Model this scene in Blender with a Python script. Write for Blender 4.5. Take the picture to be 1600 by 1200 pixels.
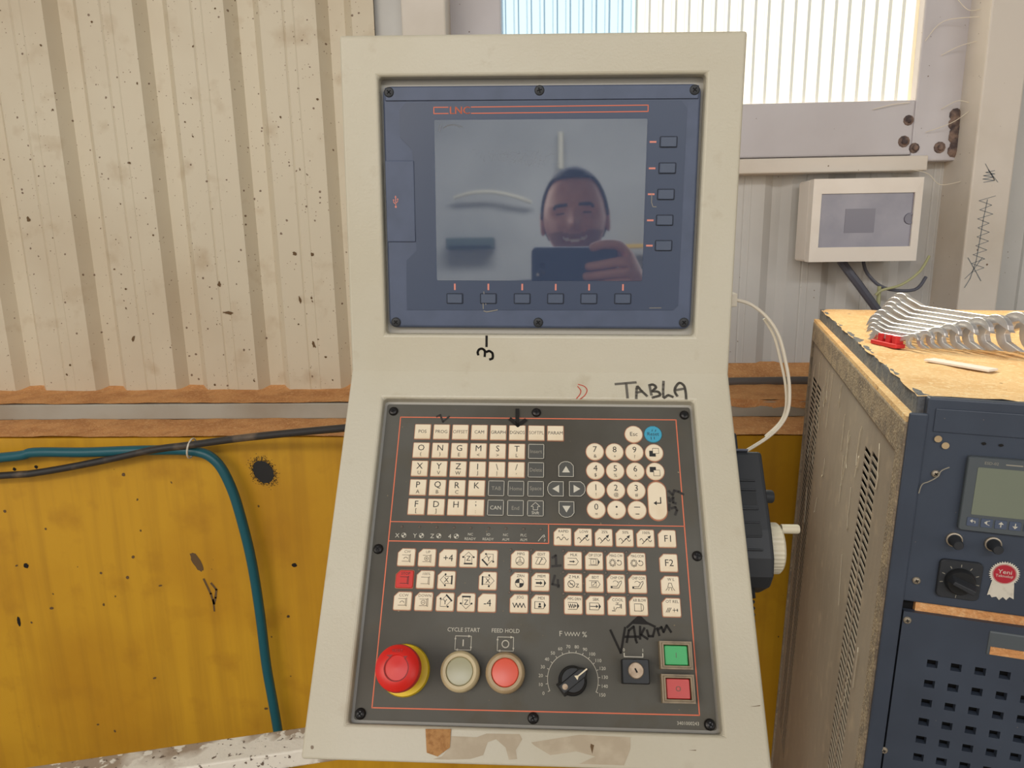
import bpy, bmesh, math, random
from mathutils import Matrix, Vector
random.seed(7)
for o in list(bpy.data.objects): bpy.data.objects.remove(o)
scene = bpy.context.scene
COL = scene.collection
PI = math.pi

# ------------------------------------------------------------------ camera
def mat_cols(x, y, z, t):
    return Matrix(((x[0], y[0], z[0], t[0]), (x[1], y[1], z[1], t[1]), (x[2], y[2], z[2], t[2]), (0, 0, 0, 1)))
CAM_X = Vector((0.99902898, 0.04122435, -0.01554507))
CAM_DOWN = Vector((-0.00662015, -0.20836712, -0.97802828))
CAM_FWD = Vector((-0.04355766, 0.97718151, -0.20789188))
CAM_POS = Vector((0, 0, 1.45))
CAM_M = mat_cols(CAM_X, -CAM_DOWN, -CAM_FWD, CAM_POS)
cam_d = bpy.data.cameras.new('camera')
cam_d.sensor_fit = 'HORIZONTAL'; cam_d.sensor_width = 36.0
cam_d.lens = 1110 / 1600 * 36.0
cam_d.clip_start = 0.02; cam_d.clip_end = 60
cam = bpy.data.objects.new('camera', cam_d); COL.objects.link(cam)
cam.matrix_world = CAM_M
scene.camera = cam

# ------------------------------------------------------------------ world, sun, area lights, exposure
w = bpy.data.worlds.new('sky'); scene.world = w; w.use_nodes = True
bg = w.node_tree.nodes['Background']
bg.inputs[0].default_value = (0.78, 0.90, 1.0, 1); bg.inputs[1].default_value = 0.5

def lamp(name, kind, energy, color, loc, target, size=None, size_y=None, angle=None):
    d = bpy.data.lights.new(name, kind); d.energy = energy; d.color = color
    if kind == 'AREA':
        d.shape = 'RECTANGLE'; d.size = size; d.size_y = size_y or size
    if angle: d.angle = angle
    o = bpy.data.objects.new(name, d); COL.objects.link(o); o.location = loc
    o.rotation_euler = (Vector(target) - Vector(loc)).to_track_quat('-Z', 'Y').to_euler()
    return o
lamp('sun', 'SUN', 10, (1.0, 0.88, 0.70), (0.2, 6, 6), (0.2 + 0.9, 6 - 4.2, 6 - 4.4), angle=math.radians(24))
lamp('side_daylight', 'AREA', 78, (1.0, 0.89, 0.75), (-2.4, -2.6, 2.8), (-0.3, 0.9, 1.1), 3.0, 2.0)
lamp('fill_light_right', 'AREA', 42, (1.0, 0.95, 0.88), (2.9, -3.2, 2.4), (0.5, 1.2, 1.2), 2.4, 2.4)  # added fill from the right to soften shadows; no door there
lamp('far_wall_fill', 'AREA', 150, (0.95, 0.97, 1.0), (0.3, -3.6, 3.8), (0.3, -3.8, 0), 3.0, 1.0)  # added unseen light for the reflected far wall; the roof has no opening

vs = scene.view_settings
scene.display_settings.display_device = 'sRGB'
vs.view_transform = 'Standard'; vs.look = 'None'; vs.gamma = 1.0; vs.exposure = 0.0
vs.use_curve_mapping = False

# ------------------------------------------------------------------ materials
def lin(c):
    c = c / 255.0
    return c / 12.92 if c <= 0.04045 else ((c + 0.055) / 1.055) ** 2.4
def rgb(r, g, b): return (lin(r), lin(g), lin(b), 1)
MATS = {}
def mat(name, col, rough=0.55, metal=0.0, spec=0.5, var=None, bump=None, spots=None, ior=None, streak=None, coat=0, emis=None, alpha=None):
    """var=(scale, colour2, lo, hi): noise tint; spots=[(scale, radius, colour)]; bump=(scale, strength, distance); streak=(sx, sz, colour, amount)"""
    m = bpy.data.materials.new(name); m.use_nodes = True
    nt = m.node_tree; N = nt.nodes; L = nt.links
    b = N['Principled BSDF']
    b.inputs['Roughness'].default_value = rough; b.inputs['Metallic'].default_value = metal
    b.inputs['Specular IOR Level'].default_value = spec
    if ior: b.inputs['IOR'].default_value = ior
    if coat: b.inputs['Coat Weight'].default_value = coat
    b.inputs['Base Color'].default_value = col
    tc = N.new('ShaderNodeTexCoord').outputs['Object']
    cur = None
    def mixc(fac, a, bcol):
        mx = N.new('ShaderNodeMix'); mx.data_type = 'RGBA'
        L.new(fac, mx.inputs[0])
        if a is None: mx.inputs[6].default_value = col
        else: L.new(a, mx.inputs[6])
        mx.inputs[7].default_value = bcol
        return mx.outputs[2]
    def ramp(v, lo, hi, flip=False):
        r = N.new('ShaderNodeMapRange'); L.new(v, r.inputs[0])
        r.inputs[1].default_value = lo; r.inputs[2].default_value = hi
        r.inputs[3].default_value = 1 if flip else 0; r.inputs[4].default_value = 0 if flip else 1
        return r.outputs[0]
    def noise(scale, detail=5, vec=None):
        n = N.new('ShaderNodeTexNoise'); n.inputs['Scale'].default_value = scale; n.inputs['Detail'].default_value = detail
        L.new(vec or tc, n.inputs['Vector']); return n.outputs[0]
    if var:
        for v in (var if isinstance(var, list) else [var]):
            cur = mixc(ramp(noise(v[0]), v[2], v[3]), cur, v[1])
    if streak:
        mp = N.new('ShaderNodeMapping'); L.new(tc, mp.inputs[0]); mp.inputs['Scale'].default_value = (streak[0], streak[0], streak[1])
        f = ramp(noise(1.0, 4, mp.outputs[0]), 0.45, 0.75)
        mu = N.new('ShaderNodeMath'); mu.operation = 'MULTIPLY'; L.new(f, mu.inputs[0]); mu.inputs[1].default_value = streak[3]
        cur = mixc(mu.outputs[0], cur, streak[2])
    for (sc, rad, c2) in (spots or []):
        vo = N.new('ShaderNodeTexVoronoi'); vo.inputs['Scale'].default_value = sc
        # wobble the lookup so spots are ragged, and let only some cells carry one
        nz = N.new('ShaderNodeTexNoise'); nz.inputs['Scale'].default_value = sc * 2.5; L.new(tc, nz.inputs['Vector'])
        ad = N.new('ShaderNodeVectorMath'); ad.operation = 'MULTIPLY_ADD'
        L.new(nz.outputs[1], ad.inputs[0]); ad.inputs[1].default_value = (0.22 / sc,) * 3; L.new(tc, ad.inputs[2])
        L.new(ad.outputs[0], vo.inputs['Vector'])
        sep = N.new('ShaderNodeSeparateColor'); L.new(vo.outputs['Color'], sep.inputs[0])
        th = N.new('ShaderNodeMath'); th.operation = 'MULTIPLY'; L.new(ramp(sep.outputs[0], 0.45, 1.0), th.inputs[0]); th.inputs[1].default_value = rad
        lt = N.new('ShaderNodeMath'); lt.operation = 'SUBTRACT'; L.new(th.outputs[0], lt.inputs[0]); L.new(vo.outputs['Distance'], lt.inputs[1])
        cur = mixc(ramp(lt.outputs[0], 0.0, rad * 0.25), cur, c2)
    if cur is not None: L.new(cur, b.inputs['Base Color'])
    if bump:
        bp = N.new('ShaderNodeBump'); bp.inputs['Strength'].default_value = bump[1]; bp.inputs['Distance'].default_value = bump[2]
        L.new(noise(bump[0], 4), bp.inputs['Height']); L.new(bp.outputs[0], b.inputs['Normal'])
    if emis:
        b.inputs['Emission Color'].default_value = emis[0]; b.inputs['Emission Strength'].default_value = emis[1]
    MATS[name] = m
    return m

mat('sheet', rgb(214, 202, 178), 0.45, var=[(2.2, rgb(202, 186, 160), 0.45, 0.7), (14, rgb(190, 170, 140), 0.58, 0.8)],
    spots=[(60, 0.20, rgb(124, 100, 78)), (130, 0.22, rgb(160, 138, 112))], bump=(60, 0.05, 0.002))
mat('sheet_grey', rgb(202, 200, 196), 0.5, var=(3, rgb(188, 185, 180), 0.4, 0.7), spots=[(60, 0.12, rgb(130, 115, 98))])
mat('yellow', rgb(214, 160, 38), 0.42, var=[(3.0, rgb(198, 142, 30), 0.42, 0.66), (11, rgb(186, 132, 30), 0.55, 0.8)], streak=(38, 1.6, rgb(172, 122, 30), 0.45),
    spots=[(26, 0.10, rgb(98, 72, 34)), (9, 0.05, rgb(70, 52, 36))], bump=(30, 0.08, 0.003))
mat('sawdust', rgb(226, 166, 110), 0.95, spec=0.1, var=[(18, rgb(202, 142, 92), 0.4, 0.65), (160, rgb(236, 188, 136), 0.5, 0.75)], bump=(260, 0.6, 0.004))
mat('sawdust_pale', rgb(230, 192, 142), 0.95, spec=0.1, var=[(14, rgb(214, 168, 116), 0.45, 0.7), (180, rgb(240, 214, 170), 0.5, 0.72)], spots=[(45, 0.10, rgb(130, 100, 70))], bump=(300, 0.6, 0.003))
mat('steel_grey', rgb(176, 172, 160), 0.5, var=(5, rgb(160, 150, 134), 0.45, 0.7), spots=[(40, 0.12, rgb(120, 96, 72))])
mat('column', rgb(222, 213, 202), 0.5, var=(4, rgb(208, 198, 184), 0.45, 0.7), spots=[(40, 0.1, rgb(120, 96, 74))])
mat('frame_grey', rgb(204, 200, 204), 0.5, var=(3, rgb(190, 184, 186), 0.4, 0.7), spots=[(55, 0.1, rgb(120, 100, 90))])
mat('housing', rgb(204, 197, 178), 0.42, var=[(4, rgb(196, 187, 164), 0.42, 0.68), (35, rgb(184, 172, 148), 0.62, 0.85)], spots=[(30, 0.045, rgb(120, 100, 76))], bump=(420, 0.22, 0.0012))
mat('housing_flange', rgb(172, 168, 160), 0.5)
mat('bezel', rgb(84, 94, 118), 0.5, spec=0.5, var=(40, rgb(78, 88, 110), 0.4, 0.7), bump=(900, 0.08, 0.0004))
mat('bezel_film', rgb(72, 82, 104), 0.34)
mat('soft_key', rgb(80, 90, 110), 0.45)
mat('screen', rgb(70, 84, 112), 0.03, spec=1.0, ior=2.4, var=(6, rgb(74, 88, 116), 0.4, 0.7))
mat('dust_smear', rgb(130, 128, 128), 0.95, spec=0.1)
mat('print_orange', rgb(226, 118, 84), 0.6)
mat('print_pink', rgb(222, 140, 124), 0.6)
mat('plate', rgb(97, 95, 89), 0.6, spec=0.22, var=[(5, rgb(78, 74, 66), 0.42, 0.66), (28, rgb(92, 86, 74), 0.55, 0.8)], spots=[(120, 0.10, rgb(128, 114, 92)), (45, 0.05, rgb(150, 136, 112))], bump=(500, 0.1, 0.0006))
mat('key_ivory', rgb(238, 222, 194), 0.5, var=(40, rgb(230, 210, 178), 0.45, 0.7))
mat('key_rim', rgb(176, 112, 82), 0.6)
mat('key_red', rgb(206, 44, 34), 0.5)
mat('key_blue', rgb(64, 160, 190), 0.5)
mat('key_dark', rgb(78, 77, 72), 0.5)
mat('ink', rgb(34, 32, 30), 0.6)
mat('ink_faded', rgb(112, 98, 82), 0.7)
mat('print_white', rgb(206, 200, 184), 0.6)
mat('print_dim', rgb(150, 144, 130), 0.6)
mat('marker', rgb(36, 33, 31), 0.6, spec=0.2)
mat('marker_faded', rgb(60, 57, 55), 0.6, spec=0.2)
mat('marker_grey', rgb(100, 95, 86), 0.6)
mat('marker_red', rgb(206, 84, 64), 0.5)
mat('marker_blue', rgb(118, 126, 132), 0.6)
mat('estop_red', rgb(222, 38, 28), 0.38)
mat('estop_groove', rgb(150, 20, 16), 0.5)
mat('estop_yellow', rgb(236, 200, 20), 0.4)
mat('button_ring', rgb(184, 160, 124), 0.45, var=(60, rgb(160, 134, 100), 0.45, 0.7))
mat('button_ring_pale', rgb(208, 190, 150), 0.45)
mat('button_clear', rgb(176, 172, 140), 0.28)
mat('button_coral', rgb(232, 92, 66), 0.3)
mat('button_green', rgb(58, 176, 98), 0.35)
mat('button_red', rgb(204, 62, 54), 0.35)
mat('bezel_bronze', rgb(150, 132, 104), 0.4, var=(90, rgb(120, 102, 78), 0.45, 0.7))
mat('black_plastic', rgb(30, 31, 33), 0.42)
mat('black_soft', rgb(44, 46, 50), 0.55)
mat('pointer', rgb(240, 226, 196), 0.5)
mat('lock_metal', rgb(178, 158, 136), 0.42, metal=0.75, var=(160, rgb(140, 118, 98), 0.45, 0.7))
mat('screw_black', rgb(34, 32, 32), 0.35, metal=0.3)
mat('screw_steel', rgb(176, 164, 146), 0.4, metal=0.7)
mat('cardboard', rgb(186, 138, 86), 0.9, var=(240, rgb(160, 112, 66), 0.45, 0.65), bump=(500, 0.4, 0.001))
mat('residue', rgb(182, 166, 142), 0.6, var=(70, rgb(196, 182, 158), 0.45, 0.7))
mat('white_plastic', rgb(242, 234, 224), 0.4, var=(8, rgb(232, 222, 210), 0.45, 0.75))
mat('ivory_plastic', rgb(214, 204, 180), 0.45)
mat('smoked', rgb(146, 144, 158), 0.12, spec=0.6, var=(9, rgb(126, 124, 140), 0.4, 0.65))
mat('smoked_dark', rgb(116, 114, 130), 0.15)
mat('cab_front', rgb(62, 70, 84), 0.5, var=(12, rgb(56, 63, 76), 0.4, 0.7), spots=[(90, 0.06, rgb(130, 120, 105))])
mat('cab_side', rgb(148, 135, 122), 0.8, var=[(3, rgb(132, 119, 106), 0.4, 0.65), (26, rgb(168, 150, 130), 0.55, 0.8)], streak=(50, 3, rgb(156, 142, 124), 0.4), bump=(200, 0.15, 0.001))
mat('cab_dust', rgb(156, 140, 120), 0.95, spec=0.1, var=[(40, rgb(128, 116, 104), 0.42, 0.66), (180, rgb(186, 166, 138), 0.55, 0.75)], bump=(300, 0.6, 0.003))
mat('cab_lid', rgb(98, 100, 104), 0.85, var=[(60, rgb(128, 124, 118), 0.5, 0.7), (200, rgb(80, 80, 84), 0.5, 0.7)], bump=(260, 0.5, 0.002))
mat('dark_gap', rgb(18, 18, 20), 0.9)
mat('lcd_frame', rgb(82, 88, 92), 0.5)
mat('lcd_glass', rgb(122, 128, 112), 0.25)
mat('chrome', rgb(206, 208, 210), 0.24, metal=0.9, var=(60, rgb(184, 182, 180), 0.45, 0.7))
mat('wrench_steel', rgb(216, 216, 218), 0.38, metal=0.75, var=(50, rgb(198, 196, 198), 0.45, 0.7))
mat('red_plastic', rgb(216, 48, 52), 0.4)
mat('sticker_white', rgb(214, 206, 190), 0.6, var=(120, rgb(190, 182, 166), 0.5, 0.75))
mat('sticker_red', rgb(176, 36, 52), 0.5)
mat('hose_teal', rgb(26, 92, 104), 0.4)
mat('cable_black', rgb(52, 48, 46), 0.5, var=(16, rgb(112, 96, 80), 0.52, 0.68))
mat('cable_white', rgb(222, 212, 194), 0.4)
mat('cable_grey', rgb(92, 94, 106), 0.5)
mat('cable_green', rgb(186, 186, 140), 0.5)
mat('silver_paint', rgb(240, 232, 218), 0.45, var=[(6, rgb(168, 148, 128), 0.48, 0.54), (60, rgb(238, 230, 216), 0.55, 0.59), (130, rgb(110, 92, 78), 0.62, 0.66)], bump=(120, 0.4, 0.002))
mat('rust', rgb(138, 116, 104), 0.85, var=(60, rgb(84, 72, 72), 0.4, 0.6), bump=(150, 0.6, 0.003))
mat('cobweb', rgb(236, 226, 206), 0.7)
mat('overspray', rgb(34, 32, 32), 0.6)
mat('scratch_brown', rgb(104, 78, 46), 0.7)
mat('hole_dark', rgb(22, 18, 16), 0.9)
mat('pipe_grey', rgb(102, 96, 92), 0.5)
mat('concrete', rgb(140, 132, 120), 0.85, var=(3, rgb(120, 112, 100), 0.4, 0.7))
mat('far_wall', rgb(196, 196, 188), 0.7, var=(1.2, rgb(180, 180, 172), 0.4, 0.7))
mat('roof', rgb(150, 156, 164), 0.6)
mat('duct_green', rgb(86, 100, 92), 0.6)
mat('beam_yellow', rgb(232, 190, 60), 0.5)
mat('tube_pale', rgb(232, 226, 200), 0.5)
mat('skin', rgb(220, 160, 132), 0.45, var=(30, rgb(206, 142, 116), 0.45, 0.7))
mat('hair', rgb(36, 30, 30), 0.6)
mat('stubble', rgb(168, 118, 100), 0.6)
mat('lamp_off', rgb(98, 86, 76), 0.4)
mat('key_gap', rgb(40, 46, 60), 0.7)
mat('lips', rgb(160, 92, 84), 0.5)
mat('teeth', rgb(236, 228, 214), 0.3)
mat('shirt', rgb(70, 78, 92), 0.85, var=(60, rgb(60, 68, 82), 0.45, 0.7))
mat('trousers', rgb(52, 54, 62), 0.85)
mat('phone_body', rgb(50, 62, 84), 0.3)
mat('lens_glass', rgb(12, 12, 16), 0.05, spec=1.0)
mat('flash', rgb(240, 236, 220), 0.3)
# translucent ribbed roofing sheet: lets part of the daylight straight through and scatters the rest
def poly_mat(name, col, clear):
    m = bpy.data.materials.new(name); m.use_nodes = True; nt = m.node_tree; N = nt.nodes
    N.remove(N['Principled BSDF'])
    tl = N.new('ShaderNodeBsdfTranslucent'); tl.inputs[0].default_value = col
    tr = N.new('ShaderNodeBsdfTransparent'); tr.inputs[0].default_value = col
    mx = N.new('ShaderNodeMixShader'); mx.inputs[0].default_value = clear
    nt.links.new(tl.outputs[0], mx.inputs[1]); nt.links.new(tr.outputs[0], mx.inputs[2])
    nt.links.new(mx.outputs[0], N['Material Output'].inputs[0])
    MATS[name] = m
poly_mat('poly_warm', (1.0, 0.97, 0.87, 1), 0.5)
poly_mat('poly_flare_blue', (0.60, 0.80, 0.94, 1), 0.5)  # lens flare's blue cast put into the sheet colour

# ------------------------------------------------------------------ mesh helpers
class MB:
    def __init__(s): s.v = []; s.f = []; s.mi = []; s.cur = 0
    def add(s, vs_, fs, M=None):
        n = len(s.v)
        s.v += [tuple(M @ Vector(p)) if M else tuple(p) for p in vs_]
        for f in fs: s.f.append([i + n for i in f]); s.mi.append(s.cur)
        return s
    def box(s, x0, x1, y0, y1, z0, z1, M=None):
        return s.add([(x0, y0, z0), (x1, y0, z0), (x1, y1, z0), (x0, y1, z0), (x0, y0, z1), (x1, y0, z1), (x1, y1, z1), (x0, y1, z1)],
                     [(0, 3, 2, 1), (4, 5, 6, 7), (0, 1, 5, 4), (1, 2, 6, 5), (2, 3, 7, 6), (3, 0, 4, 7)], M)
    def loft(s, rings, M=None, cap0=True, cap1=True):
        n = len(rings[0]); vs_ = [p for r in rings for p in r]; fs = []
        for k in range(len(rings) - 1):
            for i in range(n):
                j = (i + 1) % n
                fs.append((k * n + i, k * n + j, (k + 1) * n + j, (k + 1) * n + i))
        if cap0: fs.append(tuple(reversed(range(n))))
        if cap1: fs.append(tuple(range((len(rings) - 1) * n, len(rings) * n)))
        return s.add(vs_, fs, M)
    def prism(s, out, z0, z1, bev=0.0, M=None):
        rings = [[(x, y, z0) for x, y in out]]
        if bev:
            cx = sum(p[0] for p in out) / len(out); cy = sum(p[1] for p in out) / len(out)
            r = max(math.hypot(p[0] - cx, p[1] - cy) for p in out); k = 1 - bev / r
            rings += [[(x, y, z1 - bev) for x, y in out], [(cx + (x - cx) * k, cy + (y - cy) * k, z1) for x, y in out]]
        else: rings.append([(x, y, z1) for x, y in out])
        return s.loft(rings, M)
    def lathe(s, prof, n=24, M=None, cap0=False, cap1=True):
        rings = [[(r * math.cos(2 * PI * i / n), r * math.sin(2 * PI * i / n), z) for i in range(n)] for r, z in prof]
        return s.loft(rings, M, cap0, cap1)
    def tube(s, pts, r, n=8, rs=None):
        pts = [Vector(p) for p in pts]; rings = []
        up = Vector((0.13, 0.31, 0.94)).normalized()
        for i, p in enumerate(pts):
            t = (pts[min(i + 1, len(pts) - 1)] - pts[max(i - 1, 0)]).normalized()
            if abs(t.dot(up)) > 0.95: up = Vector((0.9, 0.4, 0.1)).normalized()
            a = (up - t * t.dot(up)).normalized(); b = t.cross(a)
            rr = rs[i] if rs else r
            rings.append([tuple(p + (a * math.cos(2 * PI * k / n) + b * math.sin(2 * PI * k / n)) * rr) for k in range(n)])
            up = a
        return s.loft(rings)
    def mesh(s, name, mats):
        me = bpy.data.meshes.new(name); me.from_pydata(s.v, [], s.f); me.update()
        for m in (mats if isinstance(mats, (list, tuple)) else [mats]): me.materials.append(MATS[m] if isinstance(m, str) else m)
        if any(s.mi): me.polygons.foreach_set('material_index', s.mi)
        return me
    def build(s, name, mats, parent=None, M=None, smooth=False, bevel=0, seg=2, fix=True):
        me = s.mesh(name, mats)
        if fix:
            bm = bmesh.new(); bm.from_mesh(me); bmesh.ops.recalc_face_normals(bm, faces=bm.faces); bm.to_mesh(me); bm.free()
        return obj(name, me, parent, M, smooth, bevel, seg)
def obj(name, me, parent=None, M=None, smooth=False, bevel=0, seg=2):
    o = bpy.data.objects.new(name, me); COL.objects.link(o)
    if parent: o.parent = parent
    if M is not None: o.matrix_basis = M
    if smooth:
        for p in me.polygons: p.use_smooth = True
        try: me.set_sharp_from_angle(angle=math.radians(38))
        except Exception: pass
    if bevel:
        b = o.modifiers.new('bevel', 'BEVEL'); b.width = bevel; b.segments = seg; b.limit_method = 'ANGLE'; b.angle_limit = math.radians(40)
    return o
def tag(o, label, cat=None, group=None, kind=None):
    o['label'] = label
    if cat: o['category'] = cat
    if group: o['group'] = group
    if kind: o['kind'] = kind
    return o
def empty(name, M=None):
    o = bpy.data.objects.new(name, None); COL.objects.link(o); o.empty_display_size = 0.05
    if M is not None: o.matrix_basis = M
    return o
def T(x, y, z): return Matrix.Translation((x, y, z))
def RX(a): return Matrix.Rotation(a, 4, 'X')
def RY(a): return Matrix.Rotation(a, 4, 'Y')
def RZ(a): return Matrix.Rotation(a, 4, 'Z')
def rrect(x0, x1, y0, y1, r, n=3, cut=None):
    """rounded rectangle outline, counter-clockwise; cut = size of a chamfer at the top-left corner"""
    out = []
    for cx, cy, a0 in ((x1 - r, y0 + r, -PI / 2), (x1 - r, y1 - r, 0), (x0 + r, y1 - r, PI / 2), (x0 + r, y0 + r, PI)):
        if cut and a0 == PI / 2:
            out += [(x0 + cut, y1), (x0, y1 - cut)]; continue
        for i in range(n + 1):
            a = a0 + i * PI / 2 / n; out.append((cx + r * math.cos(a), cy + r * math.sin(a)))
    return out
def smoothpath(pts, n=6):
    pts = [Vector(p) for p in pts]; out = []
    for i in range(len(pts) - 1):
        p0 = pts[max(i - 1, 0)]; p1 = pts[i]; p2 = pts[i + 1]; p3 = pts[min(i + 2, len(pts) - 1)]
        for k in range(n):
            t = k / n
            out.append(0.5 * ((2 * p1) + (p2 - p0) * t + (2 * p0 - 5 * p1 + 4 * p2 - p3) * t * t + (3 * p1 - p0 - 3 * p2 + p3) * t ** 3))
    out.append(pts[-1]); return out

# flat print on a plane (units millimetres in the plane, z = height above it)
TXT = {}
def text_geo(s, bold=False):
    if s in TXT: return TXT[s]
    cu = bpy.data.curves.new('t', 'FONT'); cu.body = s; cu.size = 1.0; cu.align_x = 'CENTER'; cu.align_y = 'CENTER'; cu.resolution_u = 2
    o = bpy.data.objects.new('t', cu); COL.objects.link(o)
    dg = bpy.context.evaluated_depsgraph_get(); dg.update()
    me = bpy.data.meshes.new_from_object(o.evaluated_get(dg))
    vs_ = [(v.co.x, v.co.y) for v in me.vertices]; fs = [tuple(p.vertices) for p in me.polygons]
    bpy.data.objects.remove(o); bpy.data.meshes.remove(me)
    if vs_:   # centre on the ink itself
        x0 = min(v[0] for v in vs_); x1 = max(v[0] for v in vs_); y0 = min(v[1] for v in vs_); y1 = max(v[1] for v in vs_)
        vs_ = [(x - (x0 + x1) / 2, y - (y0 + y1) / 2) for x, y in vs_]
    TXT[s] = (vs_, fs); return TXT[s]
class Ink(MB):
    def text(s, t, x, y, size, sx=1.0, maxw=None, rot=0):
        vs_, fs = text_geo(t)
        if not vs_: return s
        w_ = (max(v[0] for v in vs_) - min(v[0] for v in vs_)) * size * sx
        if maxw and w_ > maxw: sx *= maxw / w_
        c, n = math.cos(rot), math.sin(rot)
        return s.add([(x + (vx * size * sx) * c - vy * size * n, y + (vx * size * sx) * n + vy * size * c, 0) for vx, vy in vs_], fs)
    def line(s, pts, w=0.5, closed=False):
        pts = [Vector((p[0], p[1])) for p in pts]
        if closed: pts.append(pts[0])
        for a, b in zip(pts[:-1], pts[1:]):
            d = (b - a)
            if d.length < 1e-6: continue
            d.normalize(); n = Vector((-d.y, d.x)) * w / 2; e = d * w * 0.35
            s.add([(*(a - e - n), 0), (*(b + e - n), 0), (*(b + e + n), 0), (*(a - e + n), 0)], [(0, 1, 2, 3)])
        return s
    def poly(s, pts): return s.add([(p[0], p[1], 0) for p in pts], [tuple(range(len(pts)))])
    def arc(s, cx, cy, r, a0, a1, w=0.5, n=14, ry=None):
        return s.line([(cx + r * math.cos(a0 + (a1 - a0) * i / n), cy + (ry or r) * math.sin(a0 + (a1 - a0) * i / n)) for i in range(n + 1)], w)
    def disc(s, cx, cy, r, n=14, a0=0, a1=2 * PI):
        full = abs(a1 - a0 - 2 * PI) < 1e-6
        pts = [(cx + r * math.cos(a0 + (a1 - a0) * i / n), cy + r * math.sin(a0 + (a1 - a0) * i / n)) for i in range(n if full else n + 1)]
        if not full: pts.append((cx, cy))
        return s.poly(pts)
    def ink(s, name, m, parent, M):
        k = 0.001
        s.v = [(x * k, y * k, z * k) for x, y, z in s.v]
        # triangulate concave fills safely
        me = s.mesh(name, m); bm = bmesh.new(); bm.from_mesh(me)
        bmesh.ops.triangulate(bm, faces=[f for f in bm.faces if len(f.verts) > 4])
        for f in bm.faces:
            f.normal_update()
            if f.normal.z < 0: f.normal_flip()
        bm.to_mesh(me); bm.free()
        return obj(name, me, parent, M)
# ------------------------------------------------------------------ the setting
def struct(name, mb, m, label=None, parent=None, **k):
    o = mb.build(name, m, parent, **k)
    o['kind'] = 'structure'
    if label: o['label'] = label
    return o
struct('floor', MB().box(-6, 6, -6, 2.6, -0.1, 0), 'concrete', 'grey concrete workshop floor')
struct('ceiling', MB().box(-6, 6, -6, 2.6, 4.2, 4.3), 'roof', 'dark sheet metal workshop roof seen only in the screen reflection')
struct('wall_far', MB().box(-3.4, 6, -6.1, -6.0, 0, 4.2), 'far_wall', 'pale wall behind the photographer, seen only in the screen reflection')
struct('wall_right', MB().box(6.0, 6.1, -6, 2.6, 0, 4.2), 'far_wall', 'pale side wall of the workshop out of view')
def sheet(name, x_end, x_start, yf, z0, z1, m, label, pitch=0.208, raised=0.128, slope=0.022, depth=0.024, phase=-0.5, last=None, wavy=True):
    prof = []; k0 = math.floor((x_start - phase) / pitch); k1 = math.ceil((x_end - phase) / pitch)
    for k in range(k0, k1 + 1):
        xr = phase + k * pitch; xl = xr - raised; g1 = xl + raised * 0.42; g2 = xl + raised * 0.60
        for x, y in ((xl, 0), (g1 - 0.003, 0), (g1, 0.0015), (g1 + 0.003, 0), (g2 - 0.002, 0), (g2, -0.0008), (g2 + 0.002, 0), (xr, 0), (xr + slope, depth), (xr + pitch - raised - slope, depth)):
            if x_start <= x <= x_end: prof.append((x, yf + y))
    prof = [(x_start, prof[0][1])] + prof + [(x_end, prof[-1][1])]
    mb = MB(); n = len(prof); th = 0.0015
    rows = []
    for z in (z0, z1): rows.append([(x, y, z) for x, y in prof])
    for z in (z1, z0): rows.append([(x, y + th, z) for x, y in prof])
    vs_ = [p for r in rows for p in r]; fs = []
    for a in range(4):
        b = (a + 1) % 4
        for i in range(n - 1): fs.append((a * n + i, a * n + i + 1, b * n + i + 1, b * n + i))
    mb.add(vs_, fs)
    return struct(name, mb, m, label)
sheet('wall_back', -0.37, -3.2, 1.70, 1.068, 4.2, 'sheet', 'cream corrugated metal cladding with brown speckles on the left')
struct('wall_back_flashing', MB().box(-0.372, -0.300, 1.716, 1.722, 1.068, 4.2), 'sheet_grey', 'narrow grey flashing strip beside the left steel column')
sheet('wall_window_bay', 1.0, -0.25, 1.82, 1.114, 1.60, 'sheet_grey', 'grey corrugated cladding under the bright window', phase=0.545, pitch=0.15, raised=0.085, slope=0.022, depth=0.014)
sheet('wall_back_right', 3.2, 1.02, 1.80, 1.05, 4.2, 'sheet_grey', 'grey cladding beyond the right steel column', phase=1.16, pitch=0.208)
struct('wall_above_window', MB().box(-0.25, 1.02, 1.83, 1.86, 2.95, 4.2), 'sheet_grey', 'grey cladding above the window out of view')
struct('wall_outer', MB().box(-3.2, -0.25, 1.9, 1.95, 0, 4.2).box(1.02, 6, 1.9, 1.95, 0, 4.2).box(-0.25, 1.02, 1.9, 1.95, 0, 1.62), 'sheet_grey', 'outer skin of the workshop wall behind the cladding')

# left and right steel columns
struct('trim_1', MB().box(-0.307, -0.209, 1.69, 1.86, 0, 4.2), 'column', 'beige steel column left of the window', bevel=0.004)
c2 = struct('trim_2', MB().box(0.967, 1.056, 1.70, 1.88, 0, 4.2), 'column', 'beige steel column right of the window with blue scribbles', bevel=0.004)
sc = Ink()
def jag(z0, z1, x, amp, n):
    return [((x + (amp if i % 2 else -amp) * (0.7 + 0.5 * random.random())) * 1000, (z0 + (z1 - z0) * i / n) * 1000) for i in range(n + 1)]
sc.line(jag(1.345, 1.515, 1.004, 0.016, 17), 1.1)
sc.line([(1006, 1507), (1002, 1462), (1000, 1420), (997, 1370), (988, 1330), (978, 1310)], 1.6)
sc.line([(978, 1378), (1000, 1345), (1013, 1325)], 1.6); sc.line([(1010, 1378), (990, 1345), (976, 1330)], 1.4)
sc.line(jag(1.545, 1.57, 1.005, 0.012, 7), 1.4); sc.line([(992, 1585), (1016, 1550), (1000, 1572), (1024, 1545)], 1.2)
sc.ink('marker_scribble', 'marker_blue', c2, mat_cols((1, 0, 0), (0, 0, 1), (0, -1, 0), (0, 1.6992, 0)))
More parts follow.
